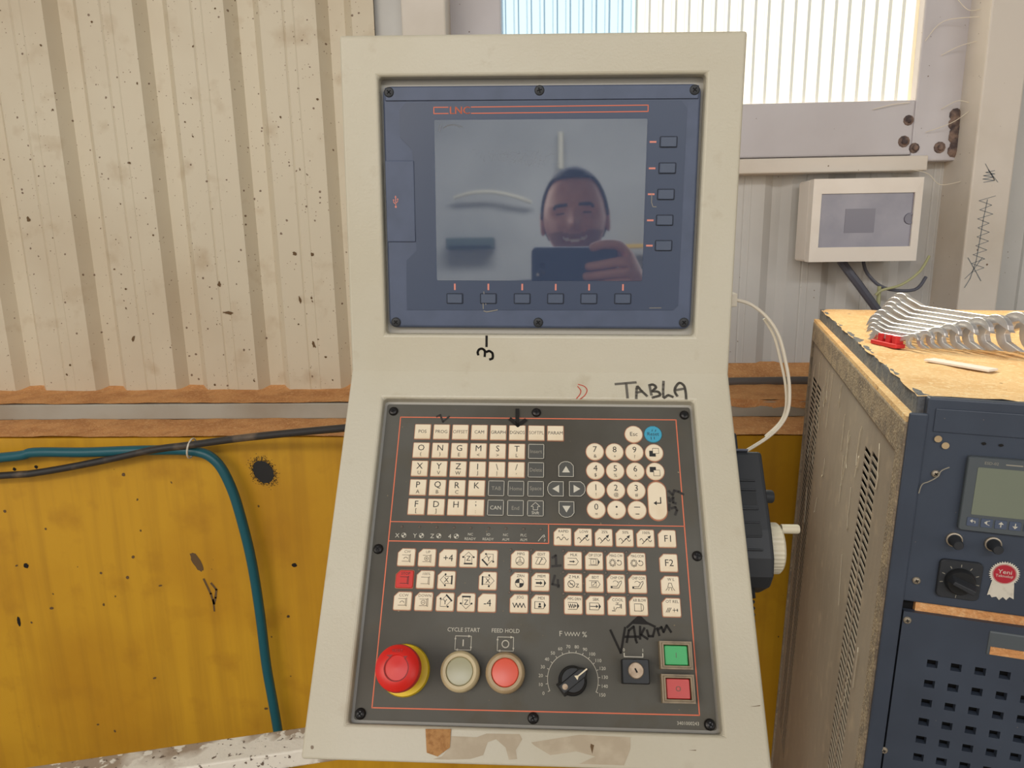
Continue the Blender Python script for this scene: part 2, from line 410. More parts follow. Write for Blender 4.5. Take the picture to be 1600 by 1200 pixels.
# welded window frame
win = struct('window_1', MB().box(-0.218, -0.091, 1.78, 1.84, 1.60, 3.0).box(0.866, 0.976, 1.78, 1.84, 1.60, 3.0).box(-0.091, 0.866, 1.78, 1.84, 1.615, 1.737).box(-0.091, 0.866, 1.78, 1.84, 2.9, 3.0),
       'frame_grey', 'grey welded steel window frame holding ribbed translucent sheet', bevel=0.004)
def ribbed(x0, x1, z0, z1, y, pitch):
    mb = MB(); prof = []; x = x0
    while x < x1 - 1e-6:
        for fx, fy in ((0, 0), (0.22, 0), (0.34, 0.009), (0.88, 0.009)):
            if x + fx * pitch < x1: prof.append((x + fx * pitch, y - fy))
        x += pitch
    prof.append((x1, y)); n = len(prof)
    return mb.add([(a, b, z0) for a, b in prof] + [(a, b, z1) for a, b in prof], [(i, i + 1, n + i + 1, n + i) for i in range(n - 1)])
p = ribbed(-0.091, 0.225, 1.737, 2.9, 1.825, 0.0305).build('ribbed_pane', 'poly_flare_blue', win, fix=False); p['label'] = 'ribbed translucent sheet with bluish lens flare put into its tint'
p = ribbed(0.215, 0.866, 1.737, 2.9, 1.815, 0.0305).build('ribbed_pane', 'poly_warm', win, fix=False); p['label'] = 'sunlit warm white ribbed translucent sheet'
for x, z, r in ((0.853, 1.692, 0.008), (0.847, 1.645, 0.009), (0.872, 1.630, 0.008), (0.930, 1.630, 0.009)):
    m_ = MB().lathe([(r * 1.5, 0), (r * 1.4, 0.003), (r * 0.8, 0.004), (r * 0.75, 0.009), (r * 0.4, 0.011)], 10, T(x, 1.78, z) @ RX(PI / 2) @ RZ(random.random()))
    m_.build('weld_bolt', 'rust', win)
mb = MB()
for i in range(9):
    mb.lathe([(0.011 + 0.007 * random.random(), 0), (0.009, 0.004), (0.004, 0.006)], 9, T(0.967 - 0.010 * random.random(), 1.779, 1.622 + i * 0.010) @ RX(PI / 2))
mb.build('weld_bead', 'rust', win)
struct('trim_3', MB().box(-0.209, 0.90, 1.765, 1.83, 1.578, 1.612), 'column', 'thin pinkish steel angle under the window beam', bevel=0.003)
# ledges and plinth
struct('trim_4', MB().box(-3.2, 3.2, 1.576, 1.90, 1.0355, 1.072), 'steel_grey', 'long grey steel angle along the ledge', bevel=0.002)
struct('wall_lower', MB().box(-3.2, 3.2, 1.44, 1.90, 0.0, 1.030), 'yellow', 'yellow painted steel plinth at the foot of the wall')
def mound(name, x0, x1, y0, y1, zf, label, nx=90, ny=6, m='sawdust'):
    """rough layer of dust: zf(x, t) gives the height, t = 0 at the front"""
    vs_ = []; fs = []
    for i in range(nx + 1):
        x = x0 + (x1 - x0) * i / nx
        for j in range(ny + 1):
            t = j / ny; vs_.append((x, y0 + (y1 - y0) * t + (0.002 * math.sin(37 * x + 2) if j == 0 else 0), zf(x, t)))
    for i in range(nx):
        for j in range(ny):
            a = i * (ny + 1) + j; fs.append((a, a + ny + 1, a + ny + 2, a + 1))
    o = MB().add(vs_, fs).build(name, m, smooth=True, fix=False); tag(o, label, 'sawdust', kind='stuff'); return o
rn = lambda x, s: math.sin(x * 13.7 + s) * 0.4 + math.sin(x * 41.1 + 2 * s) * 0.35 + math.sin(x * 97 + 3 * s) * 0.25
mound('sawdust', -3.2, -0.30, 1.5775, 1.735, lambda x, t: 1.0725 + 0.002 + 0.0016 * rn(x, 1) + t * 0.004 + (0.012 + 0.006 * rn(x, 2)) * max(0, t - 0.8) * 5, 'orange brown sawdust heaped on the ledge under the cream cladding', 240)
mound('sawdust', -3.2, 3.2, 1.4405, 1.5755, lambda x, t: 1.0305 + 0.003 + 0.002 * rn(x, 4) + t * 0.003, 'brown sawdust lying on top of the yellow plinth', 260)
mound('sawdust', -0.20, 0.96, 1.5775, 1.83, lambda x, t: 1.074 + 0.002 * rn(x, 6) + 0.042 * max(0, (t - 0.45) / 0.55) ** 1.2, 'drift of brown sawdust piled under the grey window bay cladding', 120, 10)
mound('sawdust', 0.36, 0.96, 1.5745, 1.5765, lambda x, t: 1.056 + 0.006 * rn(x, 8) + t * 0.018, 'crust of sawdust clinging to the grey ledge near the cabinet', 60, 2)
tag(MB().tube([(0.30, 1.725, 1.083), (0.62, 1.724, 1.086), (0.95, 1.722, 1.083)], 0.011, 10).build('conduit_pipe', 'pipe_grey', smooth=True), 'dark grey conduit pipe lying in the sawdust under the window bay', 'pipe')
# marks on the yellow plinth and the cladding (stains with a shape of their own)
YP = bpy.data.objects['wall_lower']
MY = mat_cols((1, 0, 0), (0, 0, 1), (0, -1, 0), (0, 1.4394, 0))
def blob(ink, cx, cy, rx, ry, rot=0, n=18, rough=0.12):
    pts = []
    for i in range(n):
        a = 2 * PI * i / n; k = 1 + rough * (random.random() - 0.5) * 2
        x, y = rx * k * math.cos(a), ry * k * math.sin(a)
        pts.append((cx + x * math.cos(rot) - y * math.sin(rot), cy + x * math.sin(rot) + y * math.cos(rot)))
    return ink.poly(pts)
s_ = Ink(); blob(s_, -605, 953, 21, 27, 0.5, 40, 0.04)
for i in range(420):
    a = 2 * PI * random.random(); r = 1 + abs(random.gauss(0, .22)); x, y = 21 * r * math.cos(a), 27 * r * math.sin(a)
    blob(s_, -605 + x * .88 - y * .48, 953 + x * .48 + y * .88, .5 + .7 * random.random(), .5 + .7 * random.random(), 0, 5)
s_.ink('black_overspray', 'overspray', YP, MY)
s_ = Ink(); blob(s_, -776, 742, 9, 26, 0.4); s_.line([(-764, 700), (-752, 665), (-747, 640), (-742, 655), (-738, 675), (-748, 690)], 5); s_.line([(-748, 650), (-748, 622)], 4)
for i in range(16): blob(s_, -1200 + 640 * random.random(), 300 + 660 * random.random(), 2 + 3 * random.random(), 2 + 2 * random.random(), random.random())
s_.ink('paint_scrape', 'scratch_brown', YP, MY)
s_ = Ink(); blob(s_, -1171, 731, 6, 6); blob(s_, -555, 735, 6, 5); blob(s_, -1211, 592, 4, 12); blob(s_, -1110, 965, 4, 4); blob(s_, -1160, 960, 4, 4)
s_.ink('drill_hole', 'hole_dark', YP, MY)
WB = bpy.data.objects['wall_back']
MW = mat_cols((1, 0, 0), (0, 0, 1), (0, -1, 0), (0, 1.6992, 0))
s_ = Ink()
for x, z, a, b, r in ((-1080, 1950, 5, 9, 0.6), (-1080, 1350, 4, 8, -.3), (-765, 1270, 13, 4, -.2), (-590, 1410, 5, 5, 0), (-548, 1408, 4, 4, 0), (-1130, 1130, 5, 12, 0.1), (-585, 1300, 3, 10, 0.2), (-1010, 1210, 3, 8, -.5), (-780, 1340, 4, 7, 0), (-560, 1190, 4, 9, .4), (-900, 1460, 4, 4, 0), (-1230, 1500, 4, 6, 0)):
    blob(s_, x, z, a, b, r, 12, 0.35)
for i in range(90):
    blob(s_, -1350 + 930 * random.random(), 1090 + 900 * random.random() ** 1.3, 1.2 + 1.8 * random.random(), 1.2 + 2.4 * random.random(), random.random(), 7, 0.3)
s_.v = [v for v in s_.v]
# keep only marks that sit on the raised flats
keepf = []
for f in s_.f:
    x = sum(s_.v[i][0] for i in f) / len(f) / 1000
    ph = ((-0.5 - x) % 0.208)
    if 0.008 < ph < 0.120: keepf.append(f)
s_.f = keepf; s_.mi = [0] * len(keepf)
s_.ink('dirt_fleck', 'scratch_brown', WB, MW)
# cobwebs
mb = MB()
for pts in ([(0.871, 1.775, 1.861), (0.902, 1.765, 1.899), (0.965, 1.74, 1.900)], [(0.768, 1.775, 1.717), (0.81, 1.772, 1.726), (0.85, 1.775, 1.730)], [(0.892, 1.775, 1.664), (0.935, 1.75, 1.68), (0.966, 1.74, 1.703)],
            [(0.922, 1.775, 1.714), (0.945, 1.755, 1.728), (0.964, 1.74, 1.722)], [(0.93, 1.775, 1.95), (0.95, 1.76, 1.92), (0.966, 1.74, 1.915)], [(0.91, 1.775, 1.83), (0.94, 1.76, 1.845), (0.966, 1.74, 1.85)], [(0.862, 1.76, 1.58), (0.90, 1.76, 1.57), (0.93, 1.76, 1.545), (0.965, 1.74, 1.55)]):
    mb.tube(smoothpath(pts, 5), 0.0007, 5)
tag(mb.build('cobweb', 'cobweb'), 'pale dusty cobweb strands between window frame and right column', 'cobweb', kind='stuff')
# ------------------------------------------------------------------ control panel
PX = Vector((0.99987019, -0.00242404, -0.01592886)); PUP = Vector((0.01599992, 0.03284015, 0.99933254)); PN = Vector((-0.00189931, -0.99945768, 0.03287467))
PANEL_M = mat_cols(PX, PUP, PN, (-0.00462, 0.66718, 1.31937))
TH = math.radians(34.7)
LOW = mat_cols((1, 0, 0), (0, math.cos(TH), -math.sin(TH)), (0, math.sin(TH), math.cos(TH)), (0, 0, 0))
UP = Matrix.Identity(4)
mm = 0.001
def U(x, y, h=0): return T(x * mm, y * mm, h * mm)
def L(x, y, h=0): return LOW @ T(x * mm, y * mm, h * mm)
panel = empty('control_panel', PANEL_M)
tag(panel, 'beige machine control console with dark screen, keypad and red emergency stop', 'control panel')
HW, HU, HL = 0.18, 0.303, 0.3335
def housing():
    mb = MB()
    up = lambda x, y, z=0: (x, y, z)
    lo = lambda x, y, z=0: tuple(LOW @ Vector((x, y, z)))
    # shared outline vertices
    V = {}
    def v(key, p):
        if key not in V: V[key] = len(mb.v); mb.v.append(p)
        return V[key]
    def face(*ks): mb.f.append(list(ks)); mb.mi.append(0)
    A = [v('tl', up(-HW, HU)), v('tr', up(HW, HU)), v('cr', up(HW, 0)), v('cl', up(-HW, 0))]
    o = (-0.1459, 0.1463, 0.0357, 0.2677)
    B = [v('otl', up(o[0], o[3])), v('otr', up(o[1], o[3])), v('obr', up(o[1], o[2])), v('obl', up(o[0], o[2]))]
    for i in range(4): j = (i + 1) % 4; face(A[i], A[j], B[j], B[i])
    D = [v('dtl', up(o[0], o[3], -.03)), v('dtr', up(o[1], o[3], -.03)), v('dbr', up(o[1], o[2], -.03)), v('dbl', up(o[0], o[2], -.03))]
    for i in range(4): j = (i + 1) % 4; face(B[i], B[j], D[j], D[i])
    bl = v('bl', lo(-HW, -HL)); br = v('br', lo(HW, -HL))
    A2 = [A[3], A[2], br, bl]
    q = (-0.1464, 0.1454, -0.3071, -0.0281)
    B2 = [v('ptl', lo(q[0], q[3])), v('ptr', lo(q[1], q[3])), v('pbr', lo(q[1], q[2])), v('pbl', lo(q[0], q[2]))]
    for i in range(4): j = (i + 1) % 4; face(A2[i], A2[j], B2[j], B2[i])
    D2 = [v('qtl', lo(q[0], q[3], -.03)), v('qtr', lo(q[1], q[3], -.03)), v('qbr', lo(q[1], q[2], -.03)), v('qbl', lo(q[0], q[2], -.03))]
    for i in range(4): j = (i + 1) % 4; face(B2[i], B2[j], D2[j], D2[i])
    # back: bottom lip, back plane, top
    yb = lo(0, -HL)[1]; zb = lo(0, -HL)[2]
    k = []
    for s, x in (('l', -HW), ('r', HW)):
        k.append((v(s + '1', (x, HU, -0.10)), v(s + '2', (x, yb + 0.02, -0.10)), v(s + '3', (x, yb - 0.012, zb - 0.055))))
    (l1, l2, l3), (r1, r2, r3) = k
    face(A[0], l1, r1, A[1]); face(l1, l2, r2, r1); face(l2, l3, r3, r2); face(l3, bl, br, r3)
    face(A[0], A[3], bl, l3, l2, l1); face(A[1], r1, r2, r3, br, A[2])
    return mb
housing().build('housing', 'housing', panel, bevel=0.0028, seg=3)
# flanges behind the two openings
MB().box(-0.150, 0.150, 0.031, 0.272, -0.026, -0.012).build('opening_flange', 'housing_flange', panel, UP)
MB().box(-0.150, 0.150, -0.311, -0.024, -0.026, -0.0105).build('opening_flange', 'housing_flange', panel, LOW)

# --- display unit
bez = MB()
out0 = rrect(-0.1434, 0.1434, 0.0415, 0.2608, 0.007, 4)
def scl(o, d): 
    cx, cy = 0, 0.151; return [(x - d * (1 if x > cx else -1), y - d * (1 if y > cy else -1)) for x, y in o]
bez.loft([[(x, y, -0.012) for x, y in out0], [(x, y, -0.0065) for x, y in out0], [(x, y, -0.0045) for x, y in scl(out0, 0.002)]])
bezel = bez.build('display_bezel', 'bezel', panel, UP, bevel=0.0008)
inner = [(-125.7, 58.5), (126, 59.5), (130.5, 64), (131, 240), (126, 246.5), (-122, 246.5), (-128, 240), (-128, 216), (-117, 205), (-115.2, 114), (-125, 105)]
MB().prism([(x * mm, y * mm) for x, y in inner], -0.0046, -0.0040).build('film_overlay', 'bezel_film', bezel, UP)
# raised strip along the top edge and the left grip
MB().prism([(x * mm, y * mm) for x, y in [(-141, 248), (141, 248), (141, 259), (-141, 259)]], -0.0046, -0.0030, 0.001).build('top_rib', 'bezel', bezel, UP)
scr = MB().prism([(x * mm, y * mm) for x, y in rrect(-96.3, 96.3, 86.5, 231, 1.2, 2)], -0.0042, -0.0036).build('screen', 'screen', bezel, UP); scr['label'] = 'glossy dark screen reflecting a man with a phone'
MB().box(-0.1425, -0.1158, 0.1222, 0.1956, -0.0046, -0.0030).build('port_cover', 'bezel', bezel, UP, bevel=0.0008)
u = Ink(); u.line([(-133.5, 154.5), (-133.5, 163)], 0.7); u.poly([(-134.5, 162.5), (-132.5, 162.5), (-133.5, 164.6)]); u.disc(-133.5, 154.2, 1.0)
u.line([(-133.5, 156.5), (-135.4, 158.2), (-135.4, 160)], 0.6); u.line([(-133.5, 157.5), (-131.6, 159), (-131.6, 160.8)], 0.6); u.disc(-135.4, 160.2, .7); u.disc(-131.6, 161, .7)
u.ink('port_symbol', 'print_pink', bezel, U(0, 0, -2.85))
b_ = Ink(); b_.line([(-83.5, 242), (-96.6, 242), (-96.6, 236.6), (-83.5, 236.6)], 0.8); b_.line([(-62.5, 242), (96.5, 242.6), (96.6, 237.2), (-62.5, 236.6)], 0.8)
b_.ink('brand_frame', 'print_orange', bezel, U(0, 0, -3.85))
b_ = Ink(); b_.text('LNC', -73, 239.3, 9.2, 1.05); b_.text('LNC', -72.7, 239.3, 9.2, 1.05); b_.ink('brand_lettering', 'print_orange', bezel, U(0, 0, -3.83))
keym = MB().prism(rrect(-0.0072, 0.0072, -0.0043, 0.0043, 0.0008, 2), 0, 0.0016, 0.0007).mesh('soft_key', 'soft_key')
wellm = MB().prism(rrect(-0.0080, 0.0080, -0.0051, 0.0051, 0.001, 2), 0, 0.0002).mesh('key_well', 'key_gap')
for x, y in [(115.9, 210.8), (115.7, 188), (115.3, 164.9), (115.1, 141.9), (115, 119), (-79.5, 69.5), (-47.6, 69.6), (-15.6, 69.7), (15.9, 69.8), (47.2, 69.9), (78.9, 70)]:
    obj('key_well', wellm, bezel, U(x, y, -4.0)); obj('soft_key', keym, bezel, U(x, y, -4.0))
tk = MB().prism([(-.003, -.0008), (.003, -.0008), (.003, .0008), (-.003, .0008)], 0, .0001).mesh('tick_mark', 'print_pink')
for y in (211, 188, 165.2, 141.9, 119): obj('tick_mark', tk, bezel, U(102, y, -3.95))
for x in (-79.4, -47.6, -15.6, 15.9, 47.2, 78.8): obj('tick_mark', tk, bezel, U(x, 80.6, -3.95) @ RZ(PI / 2))
def cross_screw(r, h, m, m2='dark_gap'):
    a = MB(); a.lathe([(r, 0), (r, h * 0.35), (r * 0.8, h * 0.8), (r * 0.45, h)], 16)
    b = MB(); b.box(-r * .5, r * .5, -r * .12, r * .12, h * 0.78, h * 1.03); b.box(-r * .12, r * .12, -r * .5, r * .5, h * 0.78, h * 1.03)
    return a.mesh('screw', m), b.mesh('screw_slot', m2)
s1, s2 = cross_screw(0.0046, 0.0016, 'black_soft')
for x, y in [(-137, 255), (-0.9, 255.6), (137, 255), (-136.5, 46.8), (-0.3, 47.3), (136.8, 48)]:
    obj('screw', s1, bezel, U(x, y, -4.4) if y < 100 else U(x, y, -3.6)); obj('screw_slot', s2, bezel, (U(x, y, -4.4) if y < 100 else U(x, y, -3.6)) @ RZ(random.random()))
d_ = Ink()
for i in range(420):
    a = random.random(); x = -34 + 62 * a - 30 * random.random(); y = 205 - 12 * a * random.random() - 10 * random.random()
    r = 0.12 + 0.16 * random.random(); d_.poly([(x - r, y - r), (x + r, y - r * .6), (x + r * .3, y + r)])
for (cx, cy, rr) in ((-80, 222, 8), (-79, 221.5, 10)):
    d_.arc(cx, cy, rr, 0.5, 2.7, 0.35, 14, ry=rr * .55)
d_.line([(-93, 221), (-91, 227)], .3); d_.line([(-91.5, 220), (-89, 227)], .3); d_.line([(-50, 64), (-52, 76)], 1.1)
d_.ink('dust_smudge', 'dust_smear', bezel, U(0, 0, -3.5))
Ink().line([(-52, 58), (-49.5, 57), (-39, 59)], .8).line([(-53, 72), (-52.5, 60)], .7).ink('scratch', 'print_dim', bezel, U(0, 0, -3.7))
Ink().line([(102.5, 166), (102.5, 158), (104, 154), (107, 154)], .6).ink('scratch', 'print_dim', bezel, U(0, 0, -3.7))
Ink().line([(104, 61.5), (115, 61.7)], .5).ink('scratch', 'print_dim', bezel, U(0, 0, -3.7))

# --- keypad plate
plate = MB().prism([(x * mm, y * mm) for x, y in rrect(-143.5, 142.8, -304.6, -31.5, 2, 2)], -0.0105, -0.008).build('keypad_plate', 'plate', panel, LOW)
H0 = -8.0     # plate surface, millimetres
f_ = Ink(); f_.line([(-129.7, -44.6), (129, -44.2), (130.2, -294), (-129.8, -295.4)], 0.95, closed=True)
f_.line([(-129, -144.6), (129.5, -144.2)], .8); f_.line([(-129.2, -161.8), (11, -161.4), (10.8, -144.4)], .9)
f_.ink('printed_border', 'print_orange', plate, U(0, 0, H0 + .15))
kA = rrect(-7.4 * mm, 7.4 * mm, -7.2 * mm, 7.2 * mm, 0.7 * mm, 2)
kB = rrect(-7.5 * mm, 7.5 * mm, -7.4 * mm, 7.4 * mm, 1.2 * mm, 2, cut=3.6 * mm)
kC = [(8.1 * mm * math.cos(2 * PI * i / 28), 8.1 * mm * math.sin(2 * PI * i / 28)) for i in range(28)]
kE = [(x, y) for x, y in [(8.1 * mm * math.cos(a), (9 * mm + 8.1 * mm * math.sin(a)) if math.sin(a) >= 0 else (-9 * mm + 8.1 * mm * math.sin(a))) for a in [2 * PI * (i + .5) / 28 for i in range(28)]]]
def arrow_key(rot):
    pts = [(-7, -7.4), (7, -7.4), (7, 3.2), (4.6, 6.2), (1.6, 7.4), (-1.6, 7.4), (-4.6, 6.2), (-7, 3.2)]
    c, s = math.cos(rot), math.sin(rot); return [((x * c - y * s), (x * s + y * c)) for x, y in pts]
KM = {}
def key_mesh(shape, outl, m):
    k = (shape, m)
    if k not in KM:
        a = MB(); a.prism(outl, 0, 0.0015, 0.0006); KM[k] = a.mesh('key', m)
        r = MB(); sc_ = 1.07; r.prism([(x * sc_, y * sc_) for x, y in outl], 0, 0.0003); KM[('rim', shape)] = r.mesh('key_rim', 'key_rim')
    return KM[k]
def key(x, y, shape, outl, m='key_ivory', rim=True):
    o = obj('key', key_mesh(shape, outl, m), panel, L(x, y, H0))
    if rim: obj('key_rim', KM[('rim', shape)], o, T(0, 0, 0))
    return o
HK = 1.58
GX = [-107.4 + 17.75 * i for i in range(8)]; GY = [-59.2, -77.5, -95.2, -113.0, -130.8]
for i, t in enumerate(['POS', 'PROG', 'OFFSET', 'CAM', 'GRAPH', 'DGNOS', 'SOFTPL', 'PARAM']):
    k = key(GX[i], GY[0], 'A', kA); Ink().text(t, 0, 0, 4.6, .95, maxw=13.6).ink('legend', 'ink_faded' if i in (2, 6) else 'ink', k, U(0, 0, HK))
rows = [[('O', '('), ('N', ')'), ('G', 'E'), ('M', '<'), ('S', '>'), ('T', 'L')], [('X', 'U'), ('Y', 'V'), ('Z', 'W'), ('I', 'J'), ('\\', '|'), ('/', ',')],
        [('P', 'A'), ('Q', 'B'), ('R', 'C'), ('K', '')], [('F', '['), ('D', ']'), ('H', ''), (';', ':')]]
for r, row in enumerate(rows):
    for i, (a, b) in enumerate(row):
        k = key(GX[i], GY[r + 1], 'A', kA); ik = Ink().text(a, 0, 2.3 if a != ';' else 3.0, 8.2)
        if b: ik.text(b, 0, -4.1, 4.8)
        ik.ink('legend', 'ink', k, U(0, 0, HK))
dark = {(6, 1): 'Insert', (6, 2): 'Delete', (4, 3): 'TAB', (5, 3): 'Home', (6, 3): 'Space', (4, 4): 'CAN', (5, 4): 'End', (6, 4): 'Shift'}
for (i, r), t in dark.items():
    k = key(GX[i], GY[r], 'A', kA, 'key_dark', rim=False)
    ik = Ink().line([(p[0] / mm * .95, p[1] / mm * .95) for p in kA], .5, closed=True); ik.ink('outline', 'print_white', k, U(0, 0, HK))
    ik = Ink().text(t, 0, 0 if t != 'Shift' else -4, 5.0 if t != 'Shift' else 4, .95, maxw=11)
    if t == 'Shift': ik.line([(0, 5.4), (4, 1.6), (2, 1.6), (2, -1.4), (-2, -1.4), (-2, 1.6), (-4, 1.6)], .45, closed=True)
    ik.ink('legend', 'print_white' if t in ('CAN', 'Shift') else 'print_dim', k, U(0, 0, HK))
for x, y, rot in ((26.4, -94, 0), (16.9, -112.6, PI / 2), (36.3, -112.4, -PI / 2), (26.6, -131.3, PI)):
    ol = arrow_key(rot); k = key(x, y, 'arrow%d' % (rot * 10), [(a * mm, b * mm) for a, b in ol], 'key_dark', rim=False)
    Ink().line([(a * .95, b * .95) for a, b in ol], .5, closed=True).ink('outline', 'print_white', k, U(0, 0, HK))
    c, s = math.cos(rot), math.sin(rot)
    Ink().poly([(a * c - b * s, a * s + b * c) for a, b in ((-3.6, -3.2), (3.6, -3.2), (0, 2.8))]).ink('legend', 'print_white', k, U(0, 0, HK))
NX = [53, 70.9, 89, 106.9]
for r, row in enumerate([[('7', '&'), ('8', '*'), ('9', '?')], [('4', '$'), ('5', '%'), ('6', '^')], [('1', '!'), ('2', '@'), ('3', '#')], [('0', '='), ('.', '+'), ('-', '_')]]):
    for i, (a, b) in enumerate(row):
        k = key(NX[i], (-76.8, -94.9, -112.9, -130.6)[r], 'C', kC); ik = Ink()
        if a == '.': ik.disc(0, 2.4, .9)
        elif a == '-': ik.line([(-2.4, 2.4), (2.4, 2.4)], .7)
        else: ik.text(a, 0, 2.2, 8.0)
        if b == '_': ik.line([(-1.4, -3.8), (1.4, -3.8)], .7)
        else: ik.text(b, 0, -4.4, 4.4)
        ik.ink('legend', 'ink', k, U(0, 0, HK))
for y, flip in ((-77, 0), (-94.8, 1)):
    k = key(NX[3], y, 'C', kC); ik = Ink()
    if not flip: ik.poly([(-4.6, 1.6), (-1.6, 1.6), (-1.6, -1.2), (1.2, -1.2), (1.2, -4), (-4.6, -4)]); ik.line([(-1.4, 4), (4, 4), (4, -1), (-1.4, -1)], .35, closed=True)
    else: ik.poly([(-5, 4), (0.6, 4), (0.6, 1), (-1.8, 1), (-1.8, -1), (-5, -1)]); ik.line([(-1.6, 1), (4, 1), (4, -4.4), (-1.6, -4.4)], .35, closed=True)
    ik.ink('legend', 'ink', k, U(0, 0, HK))
k = key(107.2, -121.9, 'E', kE); Ink().line([(2.8, 2.8), (2.8, -2.4), (-1, -2.4)], .9).poly([(-3.6, -2.4), (-.8, -.4), (-.8, -4.4)]).ink('legend', 'ink', k, U(0, 0, HK))
k = key(89.1, -59.3, 'C', kC); Ink().text('Esc', 0, 0, 5.6).ink('legend', 'ink', k, U(0, 0, HK))
k = key(106.9, -59, 'C', kC, 'key_blue', rim=False); k['label'] = 'round blue reset key'
Ink().text('Reset', 0, 0, 4.8).line([(-.6, 4), (-1, 2.6)], .5).line([(2.6, 4), (2, 2.4)], .5).line([(-2.2, -3), (-2, -5.4)], .5).line([(.8, -3), (.8, -5.2)], .5).ink('legend', 'ink', k, U(0, 0, HK))

# function keys with symbols
def spindle(ik, dx=0):
    ik.line([(-3.6, 1.8), (2.6, 1.8), (3.6, 2.4), (3.6, -4.2), (2.6, -3.6), (-3.6, -3.6)], .4); ik.line([(2.6, 1.8), (2.6, -3.6)], .5)
def arrowpad(ik, t, rot):
    c, s = math.cos(rot), math.sin(rot); R_ = lambda pts: [(a * c - b * s, a * s + b * c) for a, b in pts]
    ik.line(R_([(-3, -4), (-3, 1), (-4.6, 1), (0, 5.4), (4.6, 1), (3, 1), (3, -4)]), .35); ik.line(R_([(-3.3, -4.6), (3.3, -4.6)]), 1.3)
    for q in ((-4.6, 1), (4.6, 1)): ik.disc(*R_([q])[0], .85, 8)
    ik.text(t, 0, 0, 6.0)
def wave(ik, y=-1.6, arrow=False):
    ik.line([(-5 + 10 * i / 20, y + 1.3 * math.sin(i / 20 * 4 * PI)) for i in range(21)], .5)
    if arrow: ik.line([(-3, y - 3.2), (3.4, y + 3)], .55); ik.poly([(4.6, y + 4.2), (1.6, y + 3), (3.6, y + 1)])
def tape(ik, solid=True):
    ik.line([(-4.6, 1.8), (2.6, 1.8), (4.6, -1), (2.6, -3.8), (-4.6, -3.8)], .4)
    if solid: ik.poly([(3, 1.6), (4.6, -1), (3, -3.6)])
